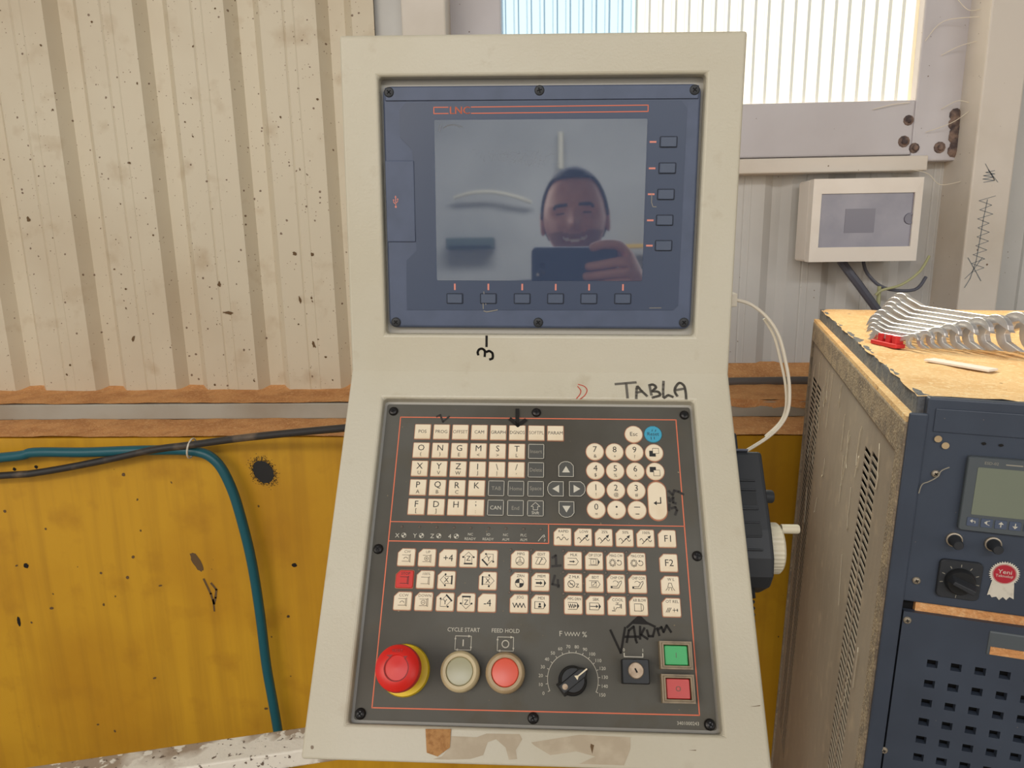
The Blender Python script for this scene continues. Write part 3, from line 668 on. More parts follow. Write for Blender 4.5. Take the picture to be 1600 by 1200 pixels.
def icon(t, ik):
    if t in ('CW', 'CCW'): spindle(ik); ik.arc(-.4, -1.8, 1.7, .2, PI - .2, .45)
    elif t in ('UP', 'DOWN'): spindle(ik); ik.arc(-.4, -.9, 1.7, 0, 2 * PI, .4); ik.line([(-1.3, -.9), (.5, -.9)], .4); (ik.line([(-.4, -1.8), (-.4, 0)], .4) if t == 'UP' else None)
    elif t in ('STOP', '100%S'): spindle(ik)
    elif t == 'MPG': ik.arc(0, -1.4, 3.6, 0, 2 * PI, .4, 20); ik.arc(0, -1.2, .9, 0, 2 * PI, .35, 8); ik.line([(0, -.3), (0, 2.2)], .35); ik.line([(-.7, -1.8), (-3, -3.2), (3, -3.2), (.7, -1.8)], .35)
    elif t == 'EDIT': ik.line([(-4.4, 2), (3, 2), (4.8, -1), (3, -4), (-3, -4), (-4.4, -3.4), (-2, 1.6)], .4); ik.line([(-1.4, -3.6), (1, .8)], .6); ik.line([(.6, 1.4), (2, .2)], .5)
    elif t == 'ZRN': ik.arc(0, -1.4, 3.6, 0, 2 * PI, .4, 20); ik.disc(0, -1.4, 3.6, 8, PI / 2, PI) ; ik.disc(0, -1.4, 3.6, 8, -PI / 2, 0); ik.poly([(0, -1.4), (3.6, -1.4), (0, 2.2)]) if False else None
    elif t == 'MEM': tape(ik); ik.line([(-3.4, -1), (0, -1)], 1.5); ik.poly([(-.2, .6), (1.8, -1), (-.2, -2.6)])
    elif t == 'JOG': ik.line([(-5.2 + i * 1.5, (-3.2 if i % 2 else 0.2)) for i in range(8)], .7)
    elif t == 'MDI': tape(ik); ik.line([(-4.6, 1.8), (-4.6, -3.8)], .5); ik.disc(-.4, -.2, 1.0, 8); ik.poly([(-1.8, -3), (1, -3), (.6, -1.4), (-1.4, -1.4)])
    elif t == 'MLK': tape(ik, False); ik.line([(-2.8, -1), (.2, -1)], .9); ik.poly([(0, .2), (1.6, -1), (0, -2.2)])
    elif t == 'OP STOP': tape(ik); ik.line([(-3, 1.2), (1.6, 1.2), (1.6, -3.2), (-3, -3.2)], .35, closed=True); ik.text('?', -.6, -1, 3.6)
    elif t.startswith('MAG'):
        for q in range(8): ik.arc(-2.4 + 2.2 * math.cos(q * PI / 4), -1.4 + 2.5 * math.sin(q * PI / 4), .75, 0, 2 * PI, .35, 6)
        ik.arc(3.2, -1.4, 2.0, -2.6, 2.2, .45); ik.poly([(2.6, 1.6), (1.2, .2), (2.8, -.2)])
    elif t == 'Z MLK': ik.arc(-1.6, -1.2, 2.9, 0, 2 * PI, .5, 18); ik.line([(-3.6, .8), (.4, -3.2)], .5); ik.line([(-3, -1.2), (-.4, -1.2)], .5); ik.text('Z', 3.4, -2.4, 4.6)
    elif t == 'BDT': tape(ik, False); ik.line([(-2.6, .8), (1.4, .8), (1.4, -2.8), (-2.6, -2.8)], .35, closed=True); ik.line([(-1.6, -2), (1.6, 1.2)], .45)
    elif t.startswith('CHIP'): ik.line([(-4.4, -2.4), (.6, -2.4), (3, 1.6), (4.4, 2.2), (4.6, .6), (2, -3.8), (-4.4, -3.8)], .45, closed=True); ik.disc(-3.8, -3.1, .8, 8); ik.arc(-.6, 0, 2.2, .4, 2.6, .35); ik.disc(1.4, 1.2, .5, 6)
    elif t == 'MPG DRN': tape(ik); ik.line([(-4.2 + i * .9, (-2.6 if i % 2 else .6)) for i in range(7)], .5); ik.poly([(1.2, 0), (2.8, -1), (1.2, -2)])
    elif t == 'SBK': tape(ik); ik.line([(-4.6, 1.8), (-4.6, -3.8)], .5); ik.line([(-4, -1), (1, -1)], .6); ik.poly([(.8, .4), (2.6, -1), (.8, -2.4)])
    elif t == 'COOL': ik.line([(-1, .8), (2.6, .8), (2.6, -1.6), (0, -1.6), (-1, -3), (-2.4, -3), (-2.4, -1)], .4); ik.line([(.6, .8), (.6, 2.2), (-.6, 2.2), (1.8, 2.2)], .4); ik.line([(3.6, 1.2), (3.6, -2)], .7); ik.line([(-4, -4.2), (-1.4, -4.2)], .6)
    elif t == 'AIR BLOW': ik.line([(-3.6, 1.8), (2, 1.8), (2, -4), (-3.6, -4)], .4, closed=True); ik.arc(2, -1.1, 2.0, -PI / 2, PI / 2, .4, ry=2.9)
    elif t == 'W L': ik.line([(-1.2, 1.6), (1, 1.6), (1.4, 0), (2, -2), (-2.2, -2), (-1.6, 0)], .4, closed=True); [ik.line([(a, -2.6), (a * 1.6, -4.4)], .4) for a in (-2.4, -1, .8, 2.2)]
    elif t == 'OT REL': [ik.line([(-4.8 + a, -4), (-2.8 + a, -.4)], .45) for a in (0, 1.2, 2.4)]; ik.line([(.8, -2.2), (5, -2.2)], .4); ik.line([(2, -.8), (2, -3.6)], .4); ik.line([(4.6, -1.2), (4.6, -3.2)], .6)
    elif t == 'RAPID': wave(ik); ik.arc(0, 1.3, .5, 0, 2 * PI, .3, 6)
    elif t in ('LOW', '25%', '50%', '100%'): wave(ik, -1.8, True)
FX = [-112.4, -94.4, -76.2, -58.3, -40.7, -13.7, 4.2, 32, 50.1, 68.2, 86.4, 113.6]
lower = {-175.8: ['CW', 'UP', '+4', ('Z', 0), ('Y', -PI / 4), 'MPG', 'EDIT', 'MLK', 'OP STOP', 'MAG CW', 'MAG CCW', 'F2'],
         -194.4: ['STOP', '100%S', ('X', PI / 2), None, ('X', -PI / 2), 'ZRN', 'MEM', 'Z MLK', 'BDT', 'CHIP CW', 'CHIP CCW', 'W L'],
         -212.5: ['CCW', 'DOWN', ('Y', PI * 3 / 4), ('Z', PI), '-4', 'JOG', 'MDI', 'MPG DRN', 'SBK', 'COOL', 'AIR BLOW', 'OT REL']}
def fkey(x, y, t):
    k = key(x, y, 'B', kB, 'key_red' if t == 'STOP' else 'key_ivory', rim=True); ik = Ink()
    if isinstance(t, tuple): arrowpad(ik, t[0], t[1])
    elif t in ('+4', '-4', 'F1', 'F2'): ik.text(t, .4, 0, 8.2)
    else:
        icon(t, ik); ik.text(t.replace('%S', '%'), .8, 4.7, 3.3, 1.0, maxw=11)
    ik.ink('legend', 'ink_faded' if t in ('CW', 'UP', 'CCW', 'DOWN', '100%S') else 'ink', k, U(0, 0, HK))
for y, row in lower.items():
    for x, t in zip(FX, row):
        if t: fkey(x, y - (0.4 if x > 100 else 0), t)
for x, t in zip([23.1, 41, 58.9, 77, 95, 113.6], ['RAPID', 'LOW', '25%', '50%', '100%', 'F1']): fkey(x, -155.5, t)
# status row: small lamps and their printed names
led = MB().lathe([(.0013, 0), (.0012, .0005), (.0006, .0008)], 10).mesh('status_lamp', 'lamp_off')
LX = [-119, -103.3, -88, -72.5, -57.7, -41.9, -26.7, -11.0, 4.1]
for i, x in enumerate(LX): obj('status_lamp', led, panel, L(x, -149, H0))
for y in (-167, -185, -203):
    for x in FX[5:11]: obj('status_lamp', led, panel, L(x - 8.2, y - .5, H0))
def prn(nm):
    o = pr.ink(nm, 'print_white', plate, U(0, 0, H0 + .15)); o['kind'] = 'stuff'
pr = Ink()
for i, t in enumerate('XYZ4'):
    pr.text(t, LX[i] - 3.4, -156.8, 5.4); cx = LX[i] + 2.4; pr.arc(cx, -156.6, 2.1, 0, 2 * PI, .3, 12); pr.disc(cx, -156.6, 2.1, 6, 0, PI / 2); pr.disc(cx, -156.6, 2.1, 6, PI, 1.5 * PI)
for i, (a, b) in enumerate([('NC', 'READY'), ('IO', 'READY'), ('NC', 'ALM'), ('PLC', 'ALM')]): pr.text(a, LX[i + 4], -154.6, 3.2); pr.text(b, LX[i + 4], -158.6, 3.2)
pr.line([(2, -159.4), (5.6, -155), (7, -154), (7.6, -155.6), (6, -156)], .5); pr.line([(7.4, -157.6), (8, -158.4), (7, -159.6)], .4)
prn('status_legend')
for cx, t in ((-59.2, 'I'), (-24.2, 'O')):
    pr = Ink(); pr.text('CYCLE START' if t == 'I' else 'FEED HOLD', cx - .1, -234.4, 4.6, 1.0, maxw=27 if t == 'I' else 23)
    pr.line([(cx - 6.6, -239.4), (cx + 6.6, -239.4), (cx + 6.6, -250.2), (cx - 6.6, -250.2)], .45, closed=True)
    pr.poly([(cx + 4, -238.4), (cx + 6.6, -239.4), (cx + 4, -240.4)]); pr.poly([(cx - 4, -249.2), (cx - 6.6, -250.2), (cx - 4, -251.2)])
    pr.poly([(cx - 7.4, -242), (cx - 6.6, -239.8), (cx - 5.8, -242)]); pr.poly([(cx + 5.8, -247.6), (cx + 6.6, -249.8), (cx + 7.4, -247.6)])
    if t == 'I': pr.line([(cx, -242.4), (cx, -247)], .9)
    else: pr.arc(cx, -244.8, 2.8, 0, 2 * PI, .8)
    prn('cycle_start_legend' if t == 'I' else 'feed_hold_legend')
pr = Ink()
pr.text('F', 21.4, -235.6, 6); pr.text('%', 41, -235.8, 6); pr.line([(24.6 + i * 1.25, (-237.2 if i % 2 else -234.2)) for i in range(11)], .4)
KC = (31.0, -270.6)
a0, a1 = math.radians(205), math.radians(-25)
pr.arc(KC[0], KC[1], 20.4, a0, a1, .45, 44)
for i in range(16):
    a = a0 + (a1 - a0) * i / 15; c, s = math.cos(a), math.sin(a)
    pr.line([(KC[0] + 20.4 * c, KC[1] + 20.4 * s), (KC[0] + 22 * c, KC[1] + 22 * s)], .45)
    pr.text(str(i * 10), KC[0] + 26 * c, KC[1] + 25.2 * s, 3.7)
prn('dial_scale'); pr = Ink()
pr.text('0', 72.8, -247, 3.6); pr.text('1', 88.2, -247, 3.6); pr.line([(73, -249.6), (73, -252.2), (88, -252.2), (88, -249.6)], .8)
prn('switch_legend'); pr = Ink()
pr.text('3401000243', 120.8, -300, 3.6, 1.0, maxw=17)
prn('serial_number')
ps1, ps2 = cross_screw(0.0044, 0.0032, 'screw_black')
for x, y in [(-137, -38.9), (-1.2, -38.6), (137, -39.5), (-138, -169.2), (138.3, -169.9), (-138.5, -300), (-0.6, -299.5), (137.5, -300.5)]:
    s = obj('screw', ps1, panel, L(x, y, H0)); obj('screw_slot', ps2, s, RZ(random.random() * 1.5))
# --- emergency stop
es = MB().lathe([(0.0203, 0), (0.0203, 0.004), (0.0195, 0.006), (0.013, 0.007), (0.013, 0.012)], 40).build('emergency_stop', 'estop_yellow', panel, L(-105.5, -267, H0), smooth=True); es['label'] = 'red mushroom emergency stop on yellow collar'
cap = MB().lathe([(0.0125, 0.006), (0.0125, 0.024), (0.0160, 0.0245), (0.0174, 0.0265), (0.0177, 0.032), (0.0169, 0.0365), (0.0135, 0.0395), (0.0095, 0.0402), (0.009, 0.0392), (0.004, 0.0397), (0.0008, 0.040)], 40).build('mushroom_cap', 'estop_red', es, RX(0), smooth=True)
g = Ink(); g.arc(0, -.3, 9.3, math.radians(130), math.radians(410), .7, 36)
g.poly([(-8.6, 9), (-3.4, 9.4), (-5.4, 7)]); g.poly([(4.6, 8.4), (8, 8.8), (6.4, 6.2)]); g.text('RESET', 0, 12.4, 3.2)
g.ink('arrow_groove', 'estop_groove', es, U(0, 0, 40.35))
# --- round push buttons
def round_button(x, y, lens, ring, label):
    b = MB().lathe([(0.0152, 0), (0.0158, 0.001), (0.0158, 0.008), (0.0150, 0.0105), (0.0135, 0.0118), (0.0112, 0.0118), (0.0108, 0.0095)], 36).build('push_button', ring, panel, L(x, y, H0), smooth=True); b['label'] = label
    MB().lathe([(0.0109, 0.005), (0.0109, 0.0100), (0.0102, 0.0108), (0.006, 0.0112), (0.0008, 0.0113)], 30).build('button_lens', lens, b, T(0, 0, 0), smooth=True)
round_button(-59.8, -267, 'button_clear', 'button_ring_pale', 'round pale button under CYCLE START'); round_button(-23.4, -267, 'button_coral', 'button_ring', 'round coral button under FEED HOLD')
# --- feed override knob
kb = MB().lathe([(0.0115, 0), (0.0115, 0.004), (0.0105, 0.005), (0.0098, 0.014), (0.0088, 0.0155), (0.0006, 0.0157)], 32).build('override_knob', 'black_plastic', panel, L(30.6, -271.5, H0) @ RZ(math.radians(38)), smooth=True)
MB().loft([[(x, y, 0.002) for x, y in ((-.0125, -.0058), (.009, -.0066), (.0155, 0), (.009, .0066), (-.0125, .0058))], [(x, y, 0.0175) for x, y in ((-.0118, -.0036), (.009, -.0036), (.0142, 0), (.009, .0036), (-.0118, .0036))]]).build('knob_grip', 'black_plastic', kb, T(0, 0, 0), bevel=.0006)
Ink().line([(5, 0), (13.4, 0)], 1.1).poly([(2.6, 2.0), (2.6, -2.0), (5.8, 0)]).ink('knob_pointer', 'pointer', kb, U(0, 0, 17.7))
MB().lathe([(.0022, 0), (.0022, .0004), (.0014, .0004)], 14).build('knob_screw', 'lock_metal', kb, U(-8.2, 0, 17.4))
# --- key switch
ks = MB().prism(rrect(-.0108, .0108, -.0092, .0092, .001, 2), 0, .010, .0008).build('key_switch', 'black_plastic', panel, L(80.6, -263.6, H0))
MB().lathe([(.0062, .009), (.0062, .0114), (.0056, .0119), (.0006, .0119)], 28).build('lock_barrel', 'lock_metal', ks, T(0, .0006, 0))
MB().box(-.0006, .0006, -.0018, .0018, .0117, .0122).build('keyhole', 'dark_gap', ks, T(0, .0006, 0) @ RZ(.5))
# --- square illuminated buttons
def square_button(y, m, t, label):
    def ring(a0, a1, b0, b1, z0, z1): return MB().loft([[(a0 * s, b0 * t_, z0) for s, t_ in ((-1, -1), (1, -1), (1, 1), (-1, 1))], [(a0 * s, b0 * t_, z1) for s, t_ in ((-1, -1), (1, -1), (1, 1), (-1, 1))], [(a1 * s, b1 * t_, z1) for s, t_ in ((-1, -1), (1, -1), (1, 1), (-1, 1))], [(a1 * s, b1 * t_, z0) for s, t_ in ((-1, -1), (1, -1), (1, 1), (-1, 1))]], cap0=False, cap1=False)
    b = ring(.0129, .0113, .0106, .0092, 0, .0075).build('square_button', 'bezel_bronze', panel, L(113.8, y, H0)); b['label'] = label
    ring(.0112, .0098, .0091, .0078, 0, .0088).build('button_frame', 'bezel_bronze', b, T(0, 0, 0), bevel=.0003)
    MB().prism(rrect(-.0094, .0094, -.0074, .0074, .0008, 2), 0, .0068, .0008).build('button_lens', m, b, T(0, 0, 0))
    Ink().text(t, 0, 0, 5.6).ink('legend', 'ink_faded' if t == 'O' else 'marker_grey', b, U(0, 0, 6.9))
square_button(-250.6, 'button_green', 'I', 'green square button marked I'); square_button(-275.4, 'button_red', 'O', 'red square button marked O')
# --- handwriting and tape leftovers
TABLA = [[(73.3,-11.8),(92.3,-9.8)],[(83.3,-11.1),(84.0,-25.5)],[(92.1,-26.0),(93.4,-14.4),(97.1,-18.4),(102.1,-23.6)],[(93.4,-20.2),(98.2,-19.0)],[(105.0,-12.6),(106.3,-22.4)],[(105.0,-12.6),(108.5,-12.0),(110.9,-14.8),(107.0,-18.9)],[(107.0,-18.9),(112.7,-19.4),(114.1,-22.9),(107.2,-25.2)],[(118.4,-8.7),(117.4,-24.5),(121.9,-22.8),(126.0,-24.4)],[(130.2,-23.2),(128.4,-19.3),(129.2,-14.6),(133.2,-10.0),(137.2,-12.8),(138.3,-19.1),(138.3,-26.0)],[(129.0,-17.5),(138.0,-15.7)]]
RED = [[(38.1,-12.4),(43.9,-14.5),(46.3,-18.7),(43.8,-24.1),(39.8,-27.4)],[(37.6,-14.5),(40.4,-18.8),(39.4,-23.1),(36.4,-26.9)]]
THREE = [[(-49.2,34.2),(-49.3,24.7)],[(-57.3,16.6),(-57.7,19.1),(-56.2,21.6),(-53.4,22.2),(-51.0,20.1),(-51.1,15.1)],[(-51.0,19.1),(-48.8,19.5),(-46.7,20.1),(-43.9,18.3),(-43.3,15.2),(-43.9,13.0),(-46.1,12.1)]]
VAKUM = [[(62.4,-232.1),(70.3,-249.3),(74.5,-229.8)],[(75.4,-241.0),(77.5,-231.8),(81.6,-228.8),(82.9,-239.2),(83.6,-241.2)],[(74.2,-236.9),(85.2,-236.6)],[(86.9,-228.6),(86.4,-238.2)],[(90.3,-229.8),(87.4,-234.9),(92.5,-238.1)],[(92.4,-231.4),(93.5,-236.0),(97.0,-235.9),(99.0,-230.0)],[(100.8,-229.6),(102.2,-235.0)],[(101.2,-230.8),(104.4,-228.7),(105.9,-232.4),(108.8,-227.3),(112.0,-232.2)],[(86.8,-220.2),(81.8,-224.5),(76.3,-229.3)],[(86.8,-220.2),(91.9,-225.2),(99.1,-228.4)]]
DARROW = [[(-19.2,-36.4),(-18.9,-51.1)],[(-25.4,-46.0),(-18.4,-52.2),(-11.6,-46.8)]]
PMARK = [[(-95.4,-43.7),(-92.1,-42.0),(-89.1,-48.9),(-83.5,-43.5)]]
ONE4 = [[(14.4,-173.6),(17.2,-171.7),(17.5,-179.0)],[(14.1,-180.9),(21.5,-180.2)],[(16.3,-188.8),(14.4,-196.0),(19.9,-197.1)],[(19.0,-192.3),(19.3,-198.3)]]
SEG = [[(118.0,-112.8),(121.1,-116.2),(122.8,-112.2),(126.5,-113.1),(130.5,-115.5)],[(117.6,-118.6),(118.3,-122.0),(121.4,-118.6),(121.1,-123.0),(123.4,-123.9)],[(117.7,-124.9),(116.9,-130.2)],[(119.3,-128.3),(122.7,-127.3),(123.9,-130.1),(122.2,-134.0)]]
BROWN = [(-84.3,-309.3),(-64.3,-308.8),(-64.5,-321.7),(-73.5,-328.1),(-82.1,-325.7)]
RESA = [(-65.0,-313.7),(-44.0,-314.0),(-36.6,-311.2),(-10.8,-310.9),(-8.7,-314.4),(-13.5,-322.0),(-12.4,-328.1),(-18.7,-328.7),(-21.4,-320.5),(-29.0,-315.0),(-35.4,-317.3),(-38.5,-326.2),(-48.2,-329.1),(-65.3,-330.0),(-77.0,-330.0),(-70.5,-328.0),(-64.5,-321.7)]
RESB = [(-1.8,-316.4),(22.9,-312.2),(35.2,-310.1),(74.5,-310.8),(74.2,-318.7),(68.9,-330.0),(35.0,-330.0),(47.2,-324.7),(32.6,-321.6),(13.0,-324.8),(0.7,-318.5)]
def hand(strokes, w, name, m, M, curve=True):
    ik = Ink()
    for st in strokes:
        pts = [(p.x, p.y) for p in smoothpath([(a, b, 0) for a, b in st], 4)] if curve and len(st) > 2 else st
        ik.line(pts, w)
    return ik.ink(name, m, panel, M)
hand(TABLA, 2.4, 'handwriting', 'marker_grey', L(0, 0, .25))
hand(RED, .9, 'red_mark', 'marker_red', L(0, 0, .25))
hand(THREE, 2.2, 'handwriting', 'marker', U(0, 0, .25))
hand(VAKUM, 1.9, 'handwriting', 'marker', L(0, 0, H0 + .3), False)
Ink().poly([(86.8, -220.2), (80, -226.6), (94, -227)]).ink('handwritten_arrow', 'marker', panel, L(0, 0, H0 + .32))
hand(DARROW, 3.4, 'handwritten_arrow', 'marker', L(0, 0, H0 + 1.75), False)
hand(PMARK, 1.8, 'handwriting', 'marker_faded', L(0, 0, H0 + .3), False)
hand(ONE4, 2.0, 'handwriting', 'marker_faded', L(0, 0, H0 + .3), False)
hand(SEG, 2.2, 'handwriting', 'marker_faded', L(0, 0, H0 + .3), False)
for pts in ([(124, -318), (124, -318.6), (118, -318.4)], [(167, -287), (176, -285.6), (176, -286.2)], [(44, -316), (46.5, -317), (45, -323), (43.6, -318)]): Ink().poly(pts).ink('scratch', 'scratch_brown', panel, L(0, 0, .25))
for r_ in (RESA, RESB): Ink().poly(r_).ink('tape_residue', 'residue', panel, L(0, 0, .2))
MB().prism([(x * mm, y * mm) for x, y in BROWN], .0002, .0009).build('paper_scrap', 'cardboard', panel, LOW)
# ------------------------------------------------------------------ handwheel pendant on the console's right flank
pend = empty('handwheel_pendant', PANEL_M @ LOW @ T(0, .009, 0))
tag(pend, 'black handheld pulse pendant with white handwheel hung on the console flank', 'pendant')
def ly(pts, x0, x1):   # outline given as (v, h) in the slope frame, extruded along x
    return [[(x0, v * mm, h * mm) for v, h in pts], [(x1, v * mm, h * mm) for v, h in pts]]
prof = [(-74, -32), (-150, -30), (-175, -32), (-190, -40), (-197, -54), (-197, -82), (-190, -96), (-175, -102), (-74, -100)]
MB().loft(ly(prof, .1815, .2125)).build('pendant_body', 'black_soft', pend, bevel=.004, seg=3)
for v in (-104, -113, -131, -143.5, -156, -168):
    MB().box(.1815, .2020, (v - .8) * mm, (v + .8) * mm, -.0315, -.0285).build('grip_rib', 'black_soft', pend, bevel=.0006)
MB().box(.1830, .2015, -.127, -.115, -.0312, -.0300).build('grip_pad', 'black_plastic', pend)
MB().box(.1830, .2030, -.155, -.145, -.0312, -.0300).build('grip_pad', 'black_plastic', pend)
MB().box(.1810, .1905, -.074, -.056, -.045, -.030).build('hanging_clip', 'black_soft', pend, bevel=.003, seg=3)
MB().box(.1815, .1990, -.0748, -.0730, -.034, -.030).build('seam_strip', 'cable_grey', pend)
def sidelathe(prof_, n, x, v, h): return MB().lathe([(r * mm, z * mm) for r, z in prof_], n, T(x * mm, v * mm, h * mm) @ RY(PI / 2))
sidelathe([(8, 0), (7.4, 1), (6.6, 1.5), (6.2, 12), (5.4, 13.2), (.5, 13.4)], 20, 212.5, -111, -58).build('axis_selector', 'black_soft', pend, smooth=True)
sidelathe([(4.6, 0), (4.4, 3.4), (3.6, 4.2), (.4, 4.3)], 16, 212.5, -125, -52).build('enable_button', 'black_soft', pend, smooth=True)
wh = MB(); n = 72
for (r, z) in (): pass
rings = []
for r, z, kn in ((24, 0, 0), (24.4, 2, 0), (23.4, 3, 1), (23.2, 13, 1), (21.5, 15, 0), (16, 15.6, 0), (.5, 15.6, 0)):
    rings.append([((r + (0.5 if (i % 2 and kn) else 0)) * mm * math.cos(2 * PI * i / n), (r + (0.5 if (i % 2 and kn) else 0)) * mm * math.sin(2 * PI * i / n), z * mm) for i in range(n)])
wh.loft(rings, T(.2125, -.1585, -.066) @ RY(PI / 2))
whl = wh.build('handwheel', 'ivory_plastic', pend)
sidelathe([(4.4, 0), (4.4, 15), (3.8, 16.4), (.4, 16.6)], 16, 228, -143, -54).build('crank_handle', 'ivory_plastic', whl, smooth=True)
coil = [];
for i in range(400):
    a = i / 400 * 2 * PI * 22; s = i / 400
    coil.append((.1935 + .0045 * math.cos(a) - .004 * s, -.197 - .12 * s, -.062 - .02 * s + .0045 * math.sin(a)))
MB().tube(coil, .0016, 6).build('coiled_cable', 'black_plastic', pend, smooth=True)
MB().tube([(.1935, -.190, -.062), (.1935, -.205, -.062)], .0062, 12).build('strain_relief', 'black_plastic', pend, smooth=True)
# white flat cable looping from the console flank
cb = [(0.181, 0.70, 1.384), (0.188, 0.70, 1.383), (0.203, 0.70, 1.378), (0.219, 0.70, 1.365), (0.231, 0.70, 1.347), (0.239, 0.70, 1.322), (0.244, 0.70, 1.299), (0.245, 0.70, 1.276), (0.240, 0.70, 1.260), (0.227, 0.70, 1.245), (0.204, 0.70, 1.229), (0.194, 0.70, 1.223)]
wc = MB().tube(smoothpath(cb, 6), .0017, 8).build('white_cable', 'cable_white', smooth=True); tag(wc, 'thin white cable looping from console flank down to the pendant', 'cable')
MB().box(-.003, .003, -.006, .006, -.0065, .0065).build('cable_plug', 'cable_white', wc, T(.1845, .70, 1.3835), bevel=.001)
wc2 = MB().tube(smoothpath([(x - .0022 - .0012 * math.sin(i), y + .004, z - .001) for i, (x, y, z) in enumerate(cb[3:10])], 6), .0014, 6).build('second_strand', 'cable_white', wc, smooth=True)

# ------------------------------------------------------------------ distribution box under the window
db = empty('distribution_box', T(.740, 1.80, 1.466)); tag(db, 'white plastic fuse box with smoked door under the window', 'fuse box')
MB().box(-.122, .122, -.075, -.002, -.093, .093).build('box_body', 'white_plastic', db, bevel=.006, seg=3)
fr = MB().loft([[(-.122, -.100, -.093), (.122, -.100, -.093), (.122, -.100, .093), (-.122, -.100, .093)], [(-.103, -.101, -.060), (.105, -.101, -.060), (.105, -.101, .060), (-.103, -.101, .060)], [(-.103, -.092, -.060), (.105, -.092, -.060), (.105, -.092, .060), (-.103, -.092, .060)]], cap0=False, cap1=False)
fr.loft([[(-.122, -.075, -.093), (.122, -.075, -.093), (.122, -.075, .093), (-.122, -.075, .093)], [(-.122, -.100, -.093), (.122, -.100, -.093), (.122, -.100, .093), (-.122, -.100, .093)]], cap0=False, cap1=False)
fr.build('door_frame', 'white_plastic', db)
dr = MB().box(-.103, .105, -.096, -.090, -.060, .060).build('smoked_door', 'smoked', db); dr['label'] = 'smoked grey plastic door'
MB().lathe([(.013, 0), (.012, .003), (.009, .003), (.009, .001), (.0006, .001)], 20, T(.100, -.096, .002) @ RX(PI / 2)).build('door_latch', 'smoked_dark', dr, smooth=True)
MB().box(-.045, .022, -.0968, -.096, -.028, .026).build('breaker_row', 'smoked_dark', dr)
for nm, m, r, pts, lab in (('cable', 'cable_grey', .010, [(.722, 1.775, 1.372), (.738, 1.76, 1.345), (.775, 1.76, 1.30), (.84, 1.77, 1.22), (.90, 1.78, 1.12)], 'thick grey cable drooping from the fuse box'),
                           ('cable', 'cable_green', .0032, [(.805, 1.76, 1.290), (.818, 1.755, 1.302), (.861, 1.755, 1.314), (.903, 1.76, 1.344), (.93, 1.775, 1.38)], 'thin pale green cable curving beside the right column'),
                           ('cable', 'cable_green', .0045, [(.817, 1.77, 1.310), (.818, 1.77, 1.25), (.82, 1.77, 1.12)], 'pale straight cable hanging behind the cabinet top'),
                           ('cable', 'cable_grey', .004, [(.78, 1.79, 1.378), (.79, 1.78, 1.34), (.83, 1.77, 1.305), (.90, 1.77, 1.300), (.93, 1.78, 1.33)], 'thin grey cable sagging under the fuse box')):
    tag(MB().tube(smoothpath(pts, 5), r, 8).build(nm, m, smooth=True), lab, 'cable')

# ------------------------------------------------------------------ hose and cable across the plinth
blk = [(-3.15, 1.41, .90), (-1.60, 1.41, .93), (-1.162, 1.40, .959), (-1.077, 1.40, .966), (-.947, 1.40, .989), (-.819, 1.395, 1.017), (-.735, 1.39, 1.029), (-.596, 1.36, 1.054), (-.395, 1.30, 1.088), (-.24, 1.22, 1.12), (-.05, 1.1, 1.15)]
tag(MB().tube(smoothpath(blk, 6), .0075, 10).build('power_cable', 'cable_black', smooth=True), 'dusty black power cable running behind the console', 'cable')
teal = [(-3.15, 1.42, .95), (-1.60, 1.42, .965), (-1.156, 1.405, .998), (-1.084, 1.405, 1.009), (-.972, 1.405, 1.009), (-.847, 1.405, 1.013), (-.737, 1.405, 1.011), (-.691, 1.405, .989), (-.665, 1.405, .935), (-.649, 1.405, .862), (-.635, 1.405, .759), (-.628, 1.405, .637), (-.625, 1.405, .511), (-.618, 1.405, .414), (-.613, 1.405, .34), (-.61, 1.405, .247), (-.60, 1.40, .02)]
tag(MB().tube(smoothpath(teal, 6), .0105, 10).build('air_hose', 'hose_teal', smooth=True), 'teal air hose hanging down the yellow plinth', 'hose')
ct = MB().tube([(-.7365 + .004 * math.sin(a), 1.3985 + .019 * math.cos(a), 1.0195 + .0205 * math.sin(a)) for a in [i * 2 * PI / 20 for i in range(21)]], .002, 6)
tag(ct.build('cable_tie', 'cable_white'), 'small white cable tie binding hose and black cable', 'cable tie')

# ------------------------------------------------------------------ flaking silver support arm
arm = empty('support_arm', T(0, 0, 0)); tag(arm, 'square support arm with flaking silver paint behind the console', 'support arm')
d1 = Vector((-.501 + .299, .697 - .747, 0)).normalized(); p1 = Vector((-.299, .747, .85)); n1 = Vector((-d1.y, d1.x, 0))
Mx = mat_cols(d1, Vector((-d1.y, d1.x, 0)), (0, 0, 1), p1)
MB().box(-.30, 1.30, -.021, .021, -.022, 0).build('arm_tube', 'silver_paint', arm, Mx, bevel=.002)
MB().box(-.32, -.26, -.03, .03, -.022, .17).build('mounting_post', 'silver_paint', arm, Mx, bevel=.002)

